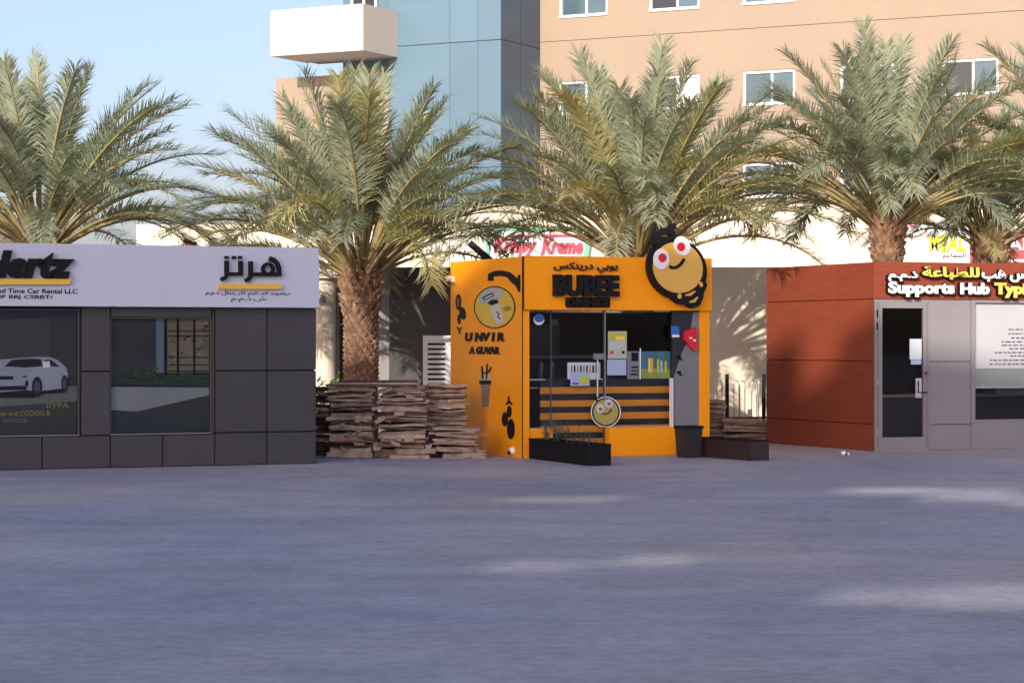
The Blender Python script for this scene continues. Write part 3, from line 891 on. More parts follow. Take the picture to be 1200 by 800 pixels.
# bottles / glassware near left
for px in (634, 647):
    a = ku(px, 430, 0.45)
    MB().tube([(a, 0.45, kz(px, 446, 0.45)), (a, 0.45, kz(px, 430, 0.45)), (a, 0.45, kz(px, 424, 0.45))], [0.025, 0.035, 0.03], 10).build('cup', mat('cup_grey', (0.08, 0.09, 0.10), 0.2), K)
a = ku(649, 430, 0.3)
MB().tube([(a, 0.3, kz(649, 500, 0.3)), (a, 0.3, kz(649, 380, 0.3))], 0.006, 6).box(a - 0.06, a + 0.05, 0.26, 0.34, kz(649, 381, 0.3), kz(649, 374, 0.3)).build('cup_dispenser', mat('dispenser_grey', (0.05, 0.055, 0.07), 0.3), K)
MB().box(g0 + 0.02, d0 + 0.15, 0.3, 0.5, zl + 0.55, zl + 0.565).build('shelf', M['steel'], K)

# stickers / papers on the glass: things of their own? they are fixed to the kiosk -> parts
PY = GY - 0.004
def sheet(name, m, px0, px1, py0, py1, y=PY, t=0.002, tilt=0, parent=K):
    pm, qm = (px0 + px1) / 2, (py0 + py1) / 2
    a, b = ku(px0, qm, y), ku(px1, qm, y)
    return MB().box(a, b, y, y + t, kz(pm, py1, y), kz(pm, py0, y)).build(name, m, parent)
s = sheet('notice', M['paper_g'], 712.5, 734.5, 388, 420)
sheet('print', M['lime'], 713.5, 733.5, 390, 398, PY - 0.003, parent=s)
sheet('print', M['yel2'], 722, 732, 394, 398.5, PY - 0.006, parent=s)
for k in range(4): sheet('print', M['paper'], 714, 733 - k * 2, 400.5 + k * 2.2, 401.5 + k * 2.2, PY - 0.003, parent=s)
sheet('print', M['pink'], 715, 719, 411, 414.5, PY - 0.003, parent=s); sheet('print', M['black'], 729, 732, 411, 414.5, PY - 0.003, parent=s)
sheet('notice', M['paper_b'], 711.5, 734, 421, 439.5)
s = sheet('menu', M['grey_panel'], 735, 749.5, 411.5, 444)
for (a, b, c, d) in ((740, 748, 413, 423), (740, 748, 429, 431), (740, 748, 433.5, 435), (739, 748, 437.5, 439.5)): sheet('print', M['black'], a, b, c, d, PY - 0.003, parent=s)
MB().box(ku(749.6, 425, PY), ku(751, 425, PY), PY - 0.003, PY + 0.002, kz(750, 444, PY), kz(750, 408, PY)).build('edge_strip', M['white'], K)
s = sheet('poster', mat('poster_teal', (0.045, 0.15, 0.20), 0.4, var=0.3, vscale=5), 751.5, 786, 411.5, 443.5)
sheet('print', mat('poster_green', (0.22, 0.28, 0.05), 0.5, var=0.3, vscale=6), 752, 785, 432, 443, PY - 0.003, parent=s)
for px, c in ((760, M['yel2']), (763, M['amber']), (770, M['lime']), (774, M['paper_b']), (779, M['lime'])):
    sheet('print', c, px, px + 2.4, 419 + random.random() * 4, 436, PY - 0.006, parent=s)
s = sheet('menu', M['paper'], 665, 703.5, 424.5, 444)
for k in range(9): sheet('print', M['black'] if k % 2 else M['card'], 669 + k * 3.6, 670.8 + k * 3.6, 428, 436.5, PY - 0.003, parent=s)
s = sheet('notice', M['paper_b'], 668.5, 691, 436, 452, PY - 0.006)
sheet('print', M['black'], 671, 678, 448.5, 450, PY - 0.009, parent=s)
MB().prism([YFm.hit(685 + 5 * math.cos(t), 444.5 + 5.5 * math.sin(t), PY - 0.009) for t in [k * .5236 for k in range(12)]], PY - 0.009, PY - 0.0065).build('print', M['lime'], s)
def disc(px, py, r, m, y, t=0.003, ry=None, n=20, parent=K, name='sticker'):
    return MB().prism([YFm.hit(px + r * math.cos(k * 2 * math.pi / n), py + (ry or r) * math.sin(k * 2 * math.pi / n), y) for k in range(n)], y, y + t).build(name, m, parent)
s = disc(631.5, 374.5, 6.3, M['white'], PY); disc(632, 372.5, 5.7, M['blue_st'], PY - 0.004, ry=5.2, parent=s, name='print')
s = sheet('sticker', M['white'], 787.5, 796, 384, 395, 0.018); sheet('print', M['blue_st'], 786.5, 796, 382, 392, 0.014, parent=s)
# round sticker on the door
s = disc(710, 482.5, 17.5, M['white'], PY - 0.002, ry=18, n=32)
disc(710, 482.5, 16.3, M['black'], PY - 0.006, ry=16.8, n=32, parent=s, name='print')
disc(710, 482.5, 14.6, mat('sticker_olive', (0.36, 0.33, 0.07), 0.5), PY - 0.010, ry=15, n=32, parent=s, name='print')
for (cx, cy) in ((703.5, 478.5), (713.5, 472.5)):
    disc(cx, cy, 4.8, M['paper'], PY - 0.014, ry=5.2, parent=s, name='print'); disc(cx + .3, cy + .6, 2.0, M['redsign'], PY - 0.018, parent=s, name='print')
MB().prism([YFm.hit(a, b, PY - 0.018) for a, b in stroke([(706, 484), (710, 485), (714, 483), (717, 479)], 1.4)], PY - 0.018, PY - 0.011).build('print', M['black'], s)
MB().prism([YFm.hit(a, b, PY - 0.006) for a, b in stroke([(700, 471), (698, 464), (703, 466)], 2.2)], PY - 0.006, PY).build('print', M['black'], s)
# red lamp / sign
lt = MB().prism([YFm.hit(a, b, -0.03) for a, b in ((803, 388), (816, 383), (817, 410), (813, 410.5), (802, 398))], -0.03, 0.028).build('alarm_box', M['red'], K)
MB().prism([YFm.hit(a, b, -0.034) for a, b in ((808, 395), (811, 395), (811, 397), (808, 397))], -0.034, -0.031).prism([YFm.hit(a, b, -0.034) for a, b in ((812.5, 397.5), (815.5, 397.5), (815.5, 400), (812.5, 400))], -0.034, -0.031).build('lamp', M['white'], lt)

# fascia lettering
def ktext(body, m, px0, px1, py0, py1, y, depth, bold=0.0, shear=0.0, name='lettering'):
    return htext(body, m, px0, px1, py0, py1, y, depth, K, bold, shear, name, YFm)
ktext('BUBEE', M['black'], 650, 726.5, 322, 347.5, -0.13, 0.079, 0.058)
ktext('DRINKS', M['black'], 664, 714, 349, 359.3, -0.115, 0.035, 0.08)
MB().prism([YFm.hit(a, b, -0.08) for a, b in ((664.5, 348.3), (714, 348.3), (715.2, 350), (715.2, 358.5), (713.5, 360.2), (665, 360.2), (663.3, 358.5), (663.3, 350))], -0.078, -0.052).build('letter_plate', mat('letter_plate_black', (0.004, 0.004, 0.005), 0.8, spec=0.1), K)
ktext(ar('بوبي درينكس'), mat('dark_red_black', (0.03, 0.005, 0.004), 0.4), 649.5, 724.5, 307, 319.5, -0.085, 0.034, 0.02)

# bee emblem
E_ = empty('bee_emblem_sign', (0, 0, 0), 0, None, None)
E_.parent = K
tag(E_, 'round smiling bee emblem with red eyes on the kiosk fascia corner')
def pz(pts, y): return [YFm.hit(a, b, y) for a, b in pts]
def pe(name, pts, m, y0, y1): return MB().prism(pz(pts, y0), y0, y1).build(name, m, E_)
def rotell(cx, cy, rx, ry, rot, n=36): return ell(cx, cy, rx, ry, n, rot)
pe('outline', rotell(795, 315, 37, 32.5, R(60)), M['black'], -0.20, -0.06)
pe('body_outline', [(789, 342), (796, 345), (806, 340), (818, 332), (826, 327), (829, 334), (825, 343), (824, 350), (820, 358), (813, 361), (806, 357), (797, 356), (790, 350)], M['black'], -0.195, -0.055)
pe('face', rotell(794.5, 313.5, 30.5, 28.6, R(55)), M['tanface'], -0.215, -0.201)
pe('eye_white', rotell(775, 303.5, 9.3, 12, 0), M['white'], -0.226, -0.216); pe('eye_white', rotell(799.5, 288, 9.3, 11.5, R(-25)), M['white'], -0.226, -0.2155)
pe('pupil', rotell(776.5, 302, 4.7, 5.2, 0), M['red'], -0.234, -0.227); pe('pupil', rotell(798.3, 289.2, 4.7, 5.2, 0), M['red'], -0.234, -0.227)
pe('smile', stroke([(784.5, 312), (788, 313.7), (793, 313.2), (798, 309.5), (801, 305), (802, 303)], 3.6), M['black'], -0.225, -0.2165)
pe('stripe', stroke([(803, 346), (809, 345), (815, 341)], [1.5, 3.6, 1.5]), M['tanface'], -0.205, -0.1955)
pe('stripe', stroke([(808, 354), (814, 352.5), (818, 348)], [1.5, 3.4, 1.5]), M['tanface'], -0.205, -0.1955)
pe('stripe', rotell(796.5, 347, 2.6, 3, 0, 14), M['tanface'], -0.205, -0.1955); pe('stripe', rotell(821.5, 333, 2.1, 3.4, R(-20), 14), M['tanface'], -0.205, -0.1955)
pe('antenna', stroke([(768, 287), (771, 276), (779, 270), (789, 273), (790, 281)], 6), M['black'], -0.19, -0.07)
pe('antenna', stroke([(782, 272), (787, 268), (792, 264.5)], [6, 6, 7.5]), M['black'], -0.191, -0.071)
pe('antenna', stroke([(770, 284), (778, 281), (788, 280), (794, 282)], 6), M['black'], -0.189, -0.069)

MB().box(-0.004, 0.009, -0.006, -0.0015, 0, KF).build('corner_joint', M['black'], K)
MB().box(-0.004, 0.0035, -0.056, -0.0015, KF + 0.002, KT).build('corner_joint', M['black'], K)
# side decorations (left wall, outward = -x)
def sp(pts, off=0.0): return [YFm.side(a, b, off) for a, b in pts]
def ds(name, pts, m, d=-0.012, inner=-0.001): return MB().prism(sp(pts, d), d, inner, 'side').build(name, m, K)
ds('disc', rotell(579.5, 360, 24.2, 24.8, 0), M['black'], -0.006)
ds('print', rotell(579.5, 360, 22.8, 23.4, 0), mat('disc_yellow', (0.60, 0.42, 0.02), 0.4, var=0.1), -0.010, -0.007)
ds('print', [(561, 347), (568, 339.5), (579, 337), (590, 338.8), (589, 346), (584, 352), (575, 355), (563, 356)], mat('disc_grey', (0.36, 0.38, 0.36), 0.4), -0.013, -0.0105)
ds('print', stroke([(566, 350), (578, 344.5)], 4.5), M['black'], -0.0155, -0.0135)
ds('print', stroke([(567.5, 349.6), (577, 345.3)], 1.8), M['paper'], -0.018, -0.016)
ds('print', [(571, 355), (576, 351), (583, 351), (584, 355), (576, 358)], M['black'], -0.0155, -0.0135)
ds('print', [(574, 358), (584, 355), (588, 366), (589, 378), (582, 380), (577, 370)], mat('disc_pale', (0.5, 0.5, 0.45), 0.5), -0.0155, -0.0108)
ds('print', stroke([(582, 365), (585, 368), (583, 371), (586, 374)], 1.4), M['black'], -0.018, -0.016)
ds('print', rotell(594, 361.5, 5, 3, R(-8), 16), mat('disc_olive', (0.28, 0.2, 0.02), 0.5), -0.0155, -0.0108)
ds('faucet_print', stroke([(575, 329), (575, 322.5), (580, 320.5), (588, 320), (596, 322), (602, 328), (607, 334), (608.5, 342)], [7, 7, 6.5, 6.5, 7, 8, 6, 2]), M['black'], -0.006)
for pts in ([(607.5, 322), (609.5, 321.5), (609.5, 340), (608, 342), (604, 331)],): ds('faucet_print', pts, M['black'], -0.0058)
ds('bee_print', rotell(537, 354, 3.2, 9.5, 0, 20), M['black'], -0.006)
ds('bee_print', rotell(536.7, 354, 1.3, 6.0, 0, 16), M['card'], -0.009, -0.0065)
ds('bee_print', rotell(542, 367, 3.6, 7.5, R(-10), 20), M['black'], -0.0062)
ds('bee_print', rotell(537.8, 374, 2.0, 6.0, 0, 16), M['black'], -0.0066)
ds('bee_print', stroke([(535.5, 383), (538, 387), (541, 383.5)], 1.8), M['black'], -0.006); ds('bee_print', stroke([(538, 385), (538.5, 391)], 2), M['black'], -0.0064)
ds('bee_print', rotell(591.5, 491, 3.6, 8.5, 0, 20), M['black'], -0.006); ds('bee_print', rotell(598.5, 502.5, 4.5, 12, 0, 24), M['black'], -0.0062)
ds('bee_print', rotell(596.5, 482, 2.8, 7, 0, 20), M['black'], -0.0064); ds('bee_print', stroke([(593, 474), (596, 469), (600, 474)], 2.2), M['black'], -0.006); ds('bee_print', stroke([(596, 464), (596, 473)], 2), M['black'], -0.0066)
ds('cup_print', [(563, 449), (574.5, 449), (572, 476.5), (565.5, 476.5)], mat('cup_print_brown', (0.23, 0.15, 0.10), 0.5), -0.006)
ds('cup_print', [(561.5, 445.5), (575, 445.5), (575, 450), (561.5, 450)], M['black'], -0.009)
ds('cup_print', [(564, 439), (572.5, 438), (573.5, 445.4), (563, 445.4)], M['paper_g'], -0.0062)
ds('cup_print', stroke([(565.5, 444), (564.5, 429)], 2), M['black'], -0.0092); ds('cup_print', stroke([(570, 444), (570.5, 426)], 1.6), M['black'], -0.0094); ds('cup_print', stroke([(565, 437), (572, 436), (575.5, 430)], 1.6), M['black'], -0.0096)
def stext(body, px0, px1, py0, py1):
    a, _ = YFm.side(px0, (py0 + py1) / 2); b, _ = YFm.side(px1, (py0 + py1) / 2); pm = (px0 + px1) / 2
    text(body, 'lettering', M['black'], K, (a, b, YFm.side(pm, py1)[1], YFm.side(pm, py0)[1]), -0.012, 0.011, 0.065, 0.1, side=True)
stext('U NV I R', 545.5, 592, 389.5, 400); stext('A GUVAR', 550, 586, 406, 415)
# security camera + low light
yv, zv = YFm.side(531, 328)
MB().box(-0.05, 0.0, yv - 0.05, yv + 0.02, zv - 0.03, zv + 0.05).build('security_camera_mount', M['white'], K)
MB().tube([(-0.06, yv - 0.02, zv + 0.03), (-0.19, yv - 0.12, zv + 0.0)], 0.038, 10).build('security_camera', M['white'], K)
MB().tube([(-0.19, yv - 0.12, zv + 0.0), (-0.21, yv - 0.135, zv - 0.004)], 0.033, 10).build('lens', M['black'], K)
yv, zv = YFm.side(601, 528)
MB().tube([(0, yv, zv), (-0.05, yv, zv)], [0.055, 0.04], 12).build('wall_socket', M['white'], K)
MB().box(-0.07, -0.05, yv - 0.03, yv + 0.02, zv - 0.05, zv).build('plug', M['black'], K)

# ------------------------------------------------------------------ planters and bin
def planter(px, py, ang, Ln, Wd, Ht, label, m, plants):
    Y = CH * FPX / (py - 400); X = (px - 600) * Y / FPX
    o = empty('planter_box', (X, Y, 0), ang, label, 'planter')
    # local: x along the length (towards the camera), y width to the right
    t = 0.02
    w = MB()
    w.box(0, Ln, 0, t, 0.0, Ht); w.box(0, Ln, Wd - t, Wd, 0.0, Ht); w.box(0, t, t, Wd - t, 0.0, Ht); w.box(Ln - t, Ln, t, Wd - t, 0.0, Ht)
    w.build('trough', m, o)
    w = MB()
    w.box(-0.008, Ln + 0.008, -0.008, t + 0.004, Ht + 0.001, Ht + 0.018); w.box(-0.008, Ln + 0.008, Wd - t - 0.004, Wd + 0.008, Ht + 0.001, Ht + 0.018)
    w.box(-0.008, t + 0.004, t + 0.004, Wd - t - 0.004, Ht + 0.001, Ht + 0.018); w.box(Ln - t - 0.004, Ln + 0.008, t + 0.004, Wd - t - 0.004, Ht + 0.001, Ht + 0.018)
    w.build('rim', M['black'], o)
    MB().box(t, Ln - t, t, Wd - t, 0.02, Ht - 0.04).build('soil', mat('soil', (0.035, 0.025, 0.02), 0.95, var=0.4, vscale=20, bump=0.8, bscale=60), o)
    return o, Ln, Wd, Ht
ang = math.atan2(-2.0, 0.76)
pl, Ln, Wd, Ht = planter(620, 537, ang, 2.10, 0.32, 0.26, 'long black planter box with sparse grey green plants before the kiosk door', M['black'], 1)
sprout_meshes = []
for i in range(15):
    d = 0.08 + i * 0.135
    h = random.choice([0.16, 0.22, 0.28]) if i > 6 else random.uniform(0.32, 0.52)
    mb = MB()
    for k in range(7 if i < 7 else 4):
        a = random.uniform(0, 6.28); s = random.uniform(0.03, 0.11)
        top = Vector((s * math.cos(a), s * math.sin(a), h * random.uniform(0.6, 1)))
        mb.tube([(0, 0, 0), top * 0.5 + Vector((0, 0, 0.03)), top], [0.004, 0.003, 0.002], 4)
        for j in range(5):
            f_ = random.uniform(0.3, 1); c = top * f_; b = random.uniform(0, 6.28)
            e = Vector((math.cos(b), math.sin(b), random.uniform(-0.2, 0.8))) * random.uniform(0.025, 0.05)
            sd = Vector((-math.sin(b), math.cos(b), 0)) * 0.009
            mb.add([c, c + e * .5 + sd, c + e, c + e * .5 - sd], [(0, 1, 2, 3)])
    r = empty('potted_plant', (0, 0, 0))
    bpy.data.objects.remove(r)
    o = mb.build('sprig', M['cyan_leaf'], pl, (d, 0.16 + random.uniform(-.06, .06), Ht - 0.05), fix=False)
pr, Ln, Wd, Ht = planter(819, 535, math.atan2(-1.4, 0.75), 1.28, 0.30, 0.26, 'long dark brown planter box right of the orange kiosk', M['wood'], 0)
Yb = 33.0
bn = empty('waste_bin', ((807 - 600) * Yb / FPX, Yb, 0), R(23), 'dark grey green waste bin with liner under the grey kiosk panel', 'bin')
def frus(a, b, z0, z1, hh_=0.0):
    vs = [(-a, -a, z0), (a, -a, z0), (a, a, z0), (-a, a, z0), (-b, -b, z1), (b, -b, z1), (b, b, z1), (-b, b, z1)]
    return MB().add(vs, [(3, 2, 1, 0), (0, 1, 5, 4), (1, 2, 6, 5), (2, 3, 7, 6), (3, 0, 4, 7), (4, 5, 6, 7)])
frus(0.12, 0.145, 0, 0.40).build('body', M['bin'], bn)
frus(0.152, 0.156, 0.401, 0.44).build('lid', M['black'], bn)

# small item on the ground
Y = CH * FPX / 133.5
tr_ = empty('crumpled_wrapper', ((990.5 - 600) * Y / FPX, Y, 0), 0.4, 'small crumpled white and violet wrapper on the paving before the brown kiosk', 'litter')
def blob(r, n, m, name, off):
    mb = MB(); rnd = random.Random(5 + n)
    rings, seg = 6, 9
    vs = []
    for i in range(rings + 1):
        th = math.pi * i / rings
        for k in range(seg):
            rr = r * rnd.uniform(0.72, 1.15)
            w_ = 2 * math.pi * k / seg
            vs.append((off + 1.2 * rr * math.sin(th) * math.cos(w_), rr * math.sin(th) * math.sin(w_), r * 0.95 + rr * math.cos(th) * 0.9))
    fs = [(i * seg + k, i * seg + (k + 1) % seg, (i + 1) * seg + (k + 1) % seg, (i + 1) * seg + k) for i in range(rings) for k in range(seg)]
    mb.add(vs, fs).build(name, m, tr_)
blob(0.034, 1, M['white'], 'paper', -0.025); blob(0.032, 2, mat('violet_print', (0.06, 0.03, 0.20), 0.4), 'print', 0.012); blob(0.026, 3, M['white'], 'paper', 0.045)

# ================================================================== RIGHT BROWN KIOSK
RF = Frame(5.282, 34.87, 20.0)
Q = empty('print_shop_kiosk', (RF.ox, RF.oy, 0), RF.a, 'rust brown and grey print shop kiosk with glass door and white and yellow sign letters', 'kiosk')
def ru(px, py=430, off=0.0): return RF.hit(px, py, off)[0]
def rz(px, py, off=0.0): return RF.hit(px, py, off)[1]
QT = rz(1024, 306.5); QF = rz(1024, 350.2); QE = 4.6
SF = Frame(5.282, 34.87, 115.3)    # its left wall, running back
sl = math.hypot(1.2, 2.75)
cw = MB()
# left wall: own empty-free placement, points given in kiosk local space
def loc2(wx, wy):
    dx, dy = wx - RF.ox, wy - RF.oy
    return (dx * RF.c + dy * RF.s, -dx * RF.s + dy * RF.c)
bk = loc2((898 - 600) * 37.75 / FPX, 37.75)
bl = math.hypot(*bk); bd = (bk[0] / bl, bk[1] / bl); bn_ = (-bd[1], bd[0])     # along the wall, outward normal (left)
def wallpanel(s0, s1, z0, z1, t0, t1, name, m):
    vs = []
    for t in (t0, t1):
        for (s_, z) in ((s0, z0), (s1, z0), (s1, z1), (s0, z1)):
            vs.append((bd[0] * s_ + bn_[0] * t, bd[1] * s_ + bn_[1] * t, z))
    MB().add(vs, [(0, 1, 2, 3), (7, 6, 5, 4), (0, 4, 5, 1), (1, 5, 6, 2), (2, 6, 7, 3), (3, 7, 4, 0)]).build(name, m, Q)
wallpanel(0.0, bl, 0, QT - 0.01, -0.06, -0.03, 'wall_core', M['joint'])
z1_, z2_ = rz(1024, 423), rz(1024, 497)
sv = bl * 0.33
for z0, z1 in ((0, z2_), (z2_, z1_), (z1_, QF), (QF, QT)):
    for s0, s1 in ((0.0, sv), (sv, bl)):
        wallpanel(s0 + 0.004, s1 - 0.004, z0 + 0.006, z1 - 0.006, -0.03, 0.0, 'panel', M['rust'])
# roof + back
vs = [(0.02, 0.02), (QE, 0.02), (QE, 3.0), (bk[0] + 0.04, bk[1])]
MB().add([(a, b, QT - 0.12) for a, b in vs] + [(a, b, QT - 0.02) for a, b in vs], [(3, 2, 1, 0), (4, 5, 6, 7), (0, 1, 5, 4), (1, 2, 6, 5), (2, 3, 7, 6), (3, 0, 4, 7)]).build('roof', M['alu'], Q)
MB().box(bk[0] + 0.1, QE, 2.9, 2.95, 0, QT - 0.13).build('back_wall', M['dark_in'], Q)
MB().box(QE - 0.05, QE, 0.05, 2.9, 0, QT - 0.13).build('side_wall', M['alu'], Q)
ug = ru(1138)
w0, w1x = ru(1143), ru(1290)
# fascia in two cladding panels
for a, b in ((0.0, 2.3), (2.3, QE)):
    MB().bbox(a + 0.003, b - 0.003, -0.02, 0.05, QF, QT).build('panel', M['rust'], Q)
# door
da, db = 0.012, ru(1089.5)
ga, gb = ru(1034), ru(1082.5)
zt, zbm = rz(1058, 361), rz(1058, 512)
dd = MB()
holes(dd, da, db, 0.0, QF - 0.004, 0.0, 0.06, [(ga, gb, zbm, zt)])
dd = dd.build('door', M['alu'], Q)
MB().box(ga, gb, 0.03, 0.038, zbm, zt).build('pane', M['glass'], dd)
jt = MB()
jt.box(da + 0.05, da + 0.056, -0.002, -0.0005, 0.05, QF - 0.05).box(db - 0.05, db - 0.044, -0.002, -0.0005, 0.05, QF - 0.05)
jt.build('joint', M['joint'], dd)
for py in (367, 382, 447, 507):
    z = rz(1028, py)
    MB().box(da + 0.03, da + 0.05, -0.015, -0.0025, z - 0.05, z + 0.05).build('hinge', M['steel'] if py > 400 else M['black'], dd)
hx = ru(1084, 450)
MB().tube([(hx, -0.01, rz(1084, 437)), (hx, -0.05, rz(1084, 437)), (hx - 0.03, -0.05, rz(1084, 437))], 0.012, 8).build('handle', M['black'], dd)
MB().tube([(hx, -0.01, rz(1084, 459.5)), (hx, -0.05, rz(1084, 459.5)), (hx - 0.14, -0.05, rz(1084, 459.5)), (hx - 0.14, -0.05, rz(1084, 446))], 0.012, 8).build('handle', M['black'], dd)
def rsheet(name, m, px0, px1, py0, py1, y, t=0.002, parent=Q):
    pm, qm = (px0 + px1) / 2, (py0 + py1) / 2
    return MB().box(ru(px0, qm, y), ru(px1, qm, y), y, y + t, rz(pm, py1, y), rz(pm, py0, y)).build(name, m, parent)
s = rsheet('notice', M['paper'], 1066, 1080, 397, 421, 0.026, parent=dd)
s = rsheet('notice', M['paper_b'], 1067.5, 1079.5, 421.5, 427, 0.0255, parent=dd)
rsheet('notice', M['white'], 1073, 1080, 443, 466, 0.040, parent=dd)
# grey panels
MB().box(db + 0.002, ug, 0.03, 0.06, 0.0, QF - 0.004).build('frame', M['joint'], Q)
for z0, z1 in ((0, rz(1115, 497)), (rz(1115, 497), rz(1115, 423.5)), (rz(1115, 423.5), QF - 0.004)):
    MB().bbox(db + 0.008, ug - 0.004, 0.0, 0.028, z0 + 0.004, z1 - 0.004).build('panel', M['alu'], Q)
# window
wz0, wz1 = rz(1170, 492), rz(1170, 355)
MB().bbox(ug + 0.004, ru(1200) + 0.9, 0.0, 0.06, 0.0, wz0 - 0.02).build('panel', M['alu'], Q)
MB().bbox(ru(1200) + 0.908, QE, 0.0, 0.06, 0.0, QF - 0.004).build('panel', M['alu'], Q)
wf = MB()
we = ru(1200) + 0.9
wf.box(ug + 0.004, w0, 0.0, 0.07, wz0 - 0.018, QF - 0.004); wf.box(we - 0.06, we, 0.0, 0.07, wz0 - 0.018, QF - 0.004)
wf.box(w0, we - 0.06, 0.0, 0.07, wz1, QF - 0.004); wf.box(w0, we - 0.06, 0.0, 0.07, wz0 - 0.018, wz0 + 0.01)
wf = wf.build('window', M['alu'], Q)
MB().box(w0, we - 0.06, 0.04, 0.048, wz0 + 0.01, wz1).build('pane', M['glass'], wf)
po = MB().box(w0 + 0.02, we - 0.08, 0.050, 0.054, rz(1170, 432), wz1 - 0.01).build('poster', mat('poster_offwhite', (0.82, 0.79, 0.72), 0.7, var=0.03), wf)
MB().box(w0 + 0.02, we - 0.08, 0.056, 0.058, rz(1170, 453), rz(1170, 432.5)).build('frosted_band', mat('frosted_green', (0.42, 0.45, 0.38), 0.6), wf)
MB().box(w0 + 0.02, we - 0.08, 0.050, 0.060, rz(1170, 454.5), rz(1170, 453.2)).build('blind_rail', M['white'], wf)
inks = mat('print_ink', (0.06, 0.06, 0.06), 0.7)
for k, (st, py) in enumerate(((1182, 386), (1182, 391), (1185, 396), (1174, 400.5), (1174, 404.5), (1183, 408.5), (1166, 413), (1184, 417), (1160, 422), (1160, 426.5))):
    mb = MB(); x = ru(st, py, 0.045)
    zc = rz(1180, py, 0.045)
    xe = ru(1200, py) + 0.55
    while x < xe:
        ln = random.uniform(0.02, 0.10)
        mb.box(x, x + ln, 0.0485, 0.0495, zc - 0.009, zc + 0.009); x += ln + random.uniform(0.012, 0.03)
    mb.build('print', inks, wf)
# interior
MB().box(0.3, QE - 0.1, 1.6, 2.2, 0, 0.74).build('desk', mat('desk_grey', (0.05, 0.05, 0.055), 0.5), Q)
MB().box(0.28, QE - 0.1, 1.55, 2.22, 0.742, 0.785).build('desk_top', mat('desk_beige', (0.42, 0.36, 0.28), 0.5), Q)
MB().box(1.1, 1.55, 1.75, 1.8, 0.8, 1.12).build('monitor', M['black'], Q)
for a in (0.75, 1.2):
    MB().tube([(a, 1.2, 2.4), (a, 1.2, 2.2)], 0.01, 6).tube([(a, 1.2, 2.2), (a, 1.2, 1.95)], [0.04, 0.12], 12).build('pendant_lamp', M['black'], Q)
MB().box(bk[0] + 0.5, QE - 0.06, 0.1, 2.85, 0.004, 0.012).build('floor_slab', M['dark_in'], Q)
MB().box(2.4, 3.0, 0.6, 1.0, 0.8, 1.2).build('printer', mat('printer_blue', (0.10, 0.17, 0.20), 0.5), Q)

# sign letters (white / yellow faces on thick black bodies)
def rtext(body, m, px0, px1, py0, py1, bold=0.03):
    htext(body, m, px0, px1, py0, py1, -0.125, 0.02, Q, bold, 0, 'lettering', RF)
    htext(body, M['black'], px0 - 1.0, px1 + 1.2, py0 - 0.5, py1 + 1.6, -0.104, 0.082, Q, bold + 0.035, 0, 'letter_body', RF)
rtext('Supports', M['white'], 1041.5, 1119, 330, 348, 0.045)
rtext('Hub', M['white'], 1126, 1160, 331.5, 345, 0.045)
rtext('Typing', M['yel2'], 1166, 1223, 331.5, 349, 0.045)
rtext(ar('ذ.م.م'), M['white'], 1041.5, 1076, 318, 329.5, 0.03)
rtext(ar('للطباعة'), M['yel2'], 1081.5, 1148, 312.5, 327.5, 0.03)
rtext(ar('سبورتس هب'), M['white'], 1151, 1243, 314.5, 331, 0.03)

# ------------------------------------------------------------------ railing in the right gap
rr = empty('metal_railing', (at(852, 400, 40.3)[0], 40.3, 0), 0, 'thin hooped metal railing with dark posts between orange and brown kiosks', 'railing')
def rx(px): return (px - 852) * 40.3 / FPX
for px in (852, 895):
    MB().box(rx(px) - 0.03, rx(px) + 0.03, -0.03, 0.03, 0, CH - (438 - 400) * 40.3 / FPX).build('post', M['black'], rr)
for px in (840, 860, 867, 881, 889, 903):
    x0, x1 = rx(px) , rx(px) + 0.085
    zt_ = CH - (446 - 400) * 40.3 / FPX
    MB().tube([(x0, 0, 0.1), (x0, 0, zt_ - 0.05), (x0 + 0.02, 0, zt_), (x1 - 0.02, 0, zt_), (x1, 0, zt_ - 0.05), (x1, 0, 0.1)], 0.008, 5).build('hoop', M['steel'], rr)
MB().box(rx(830), rx(930), -0.01, 0.01, 0.30, 0.33).box(rx(830), rx(930), -0.01, 0.01, 0.07, 0.1).build('rail', M['black'], rr)

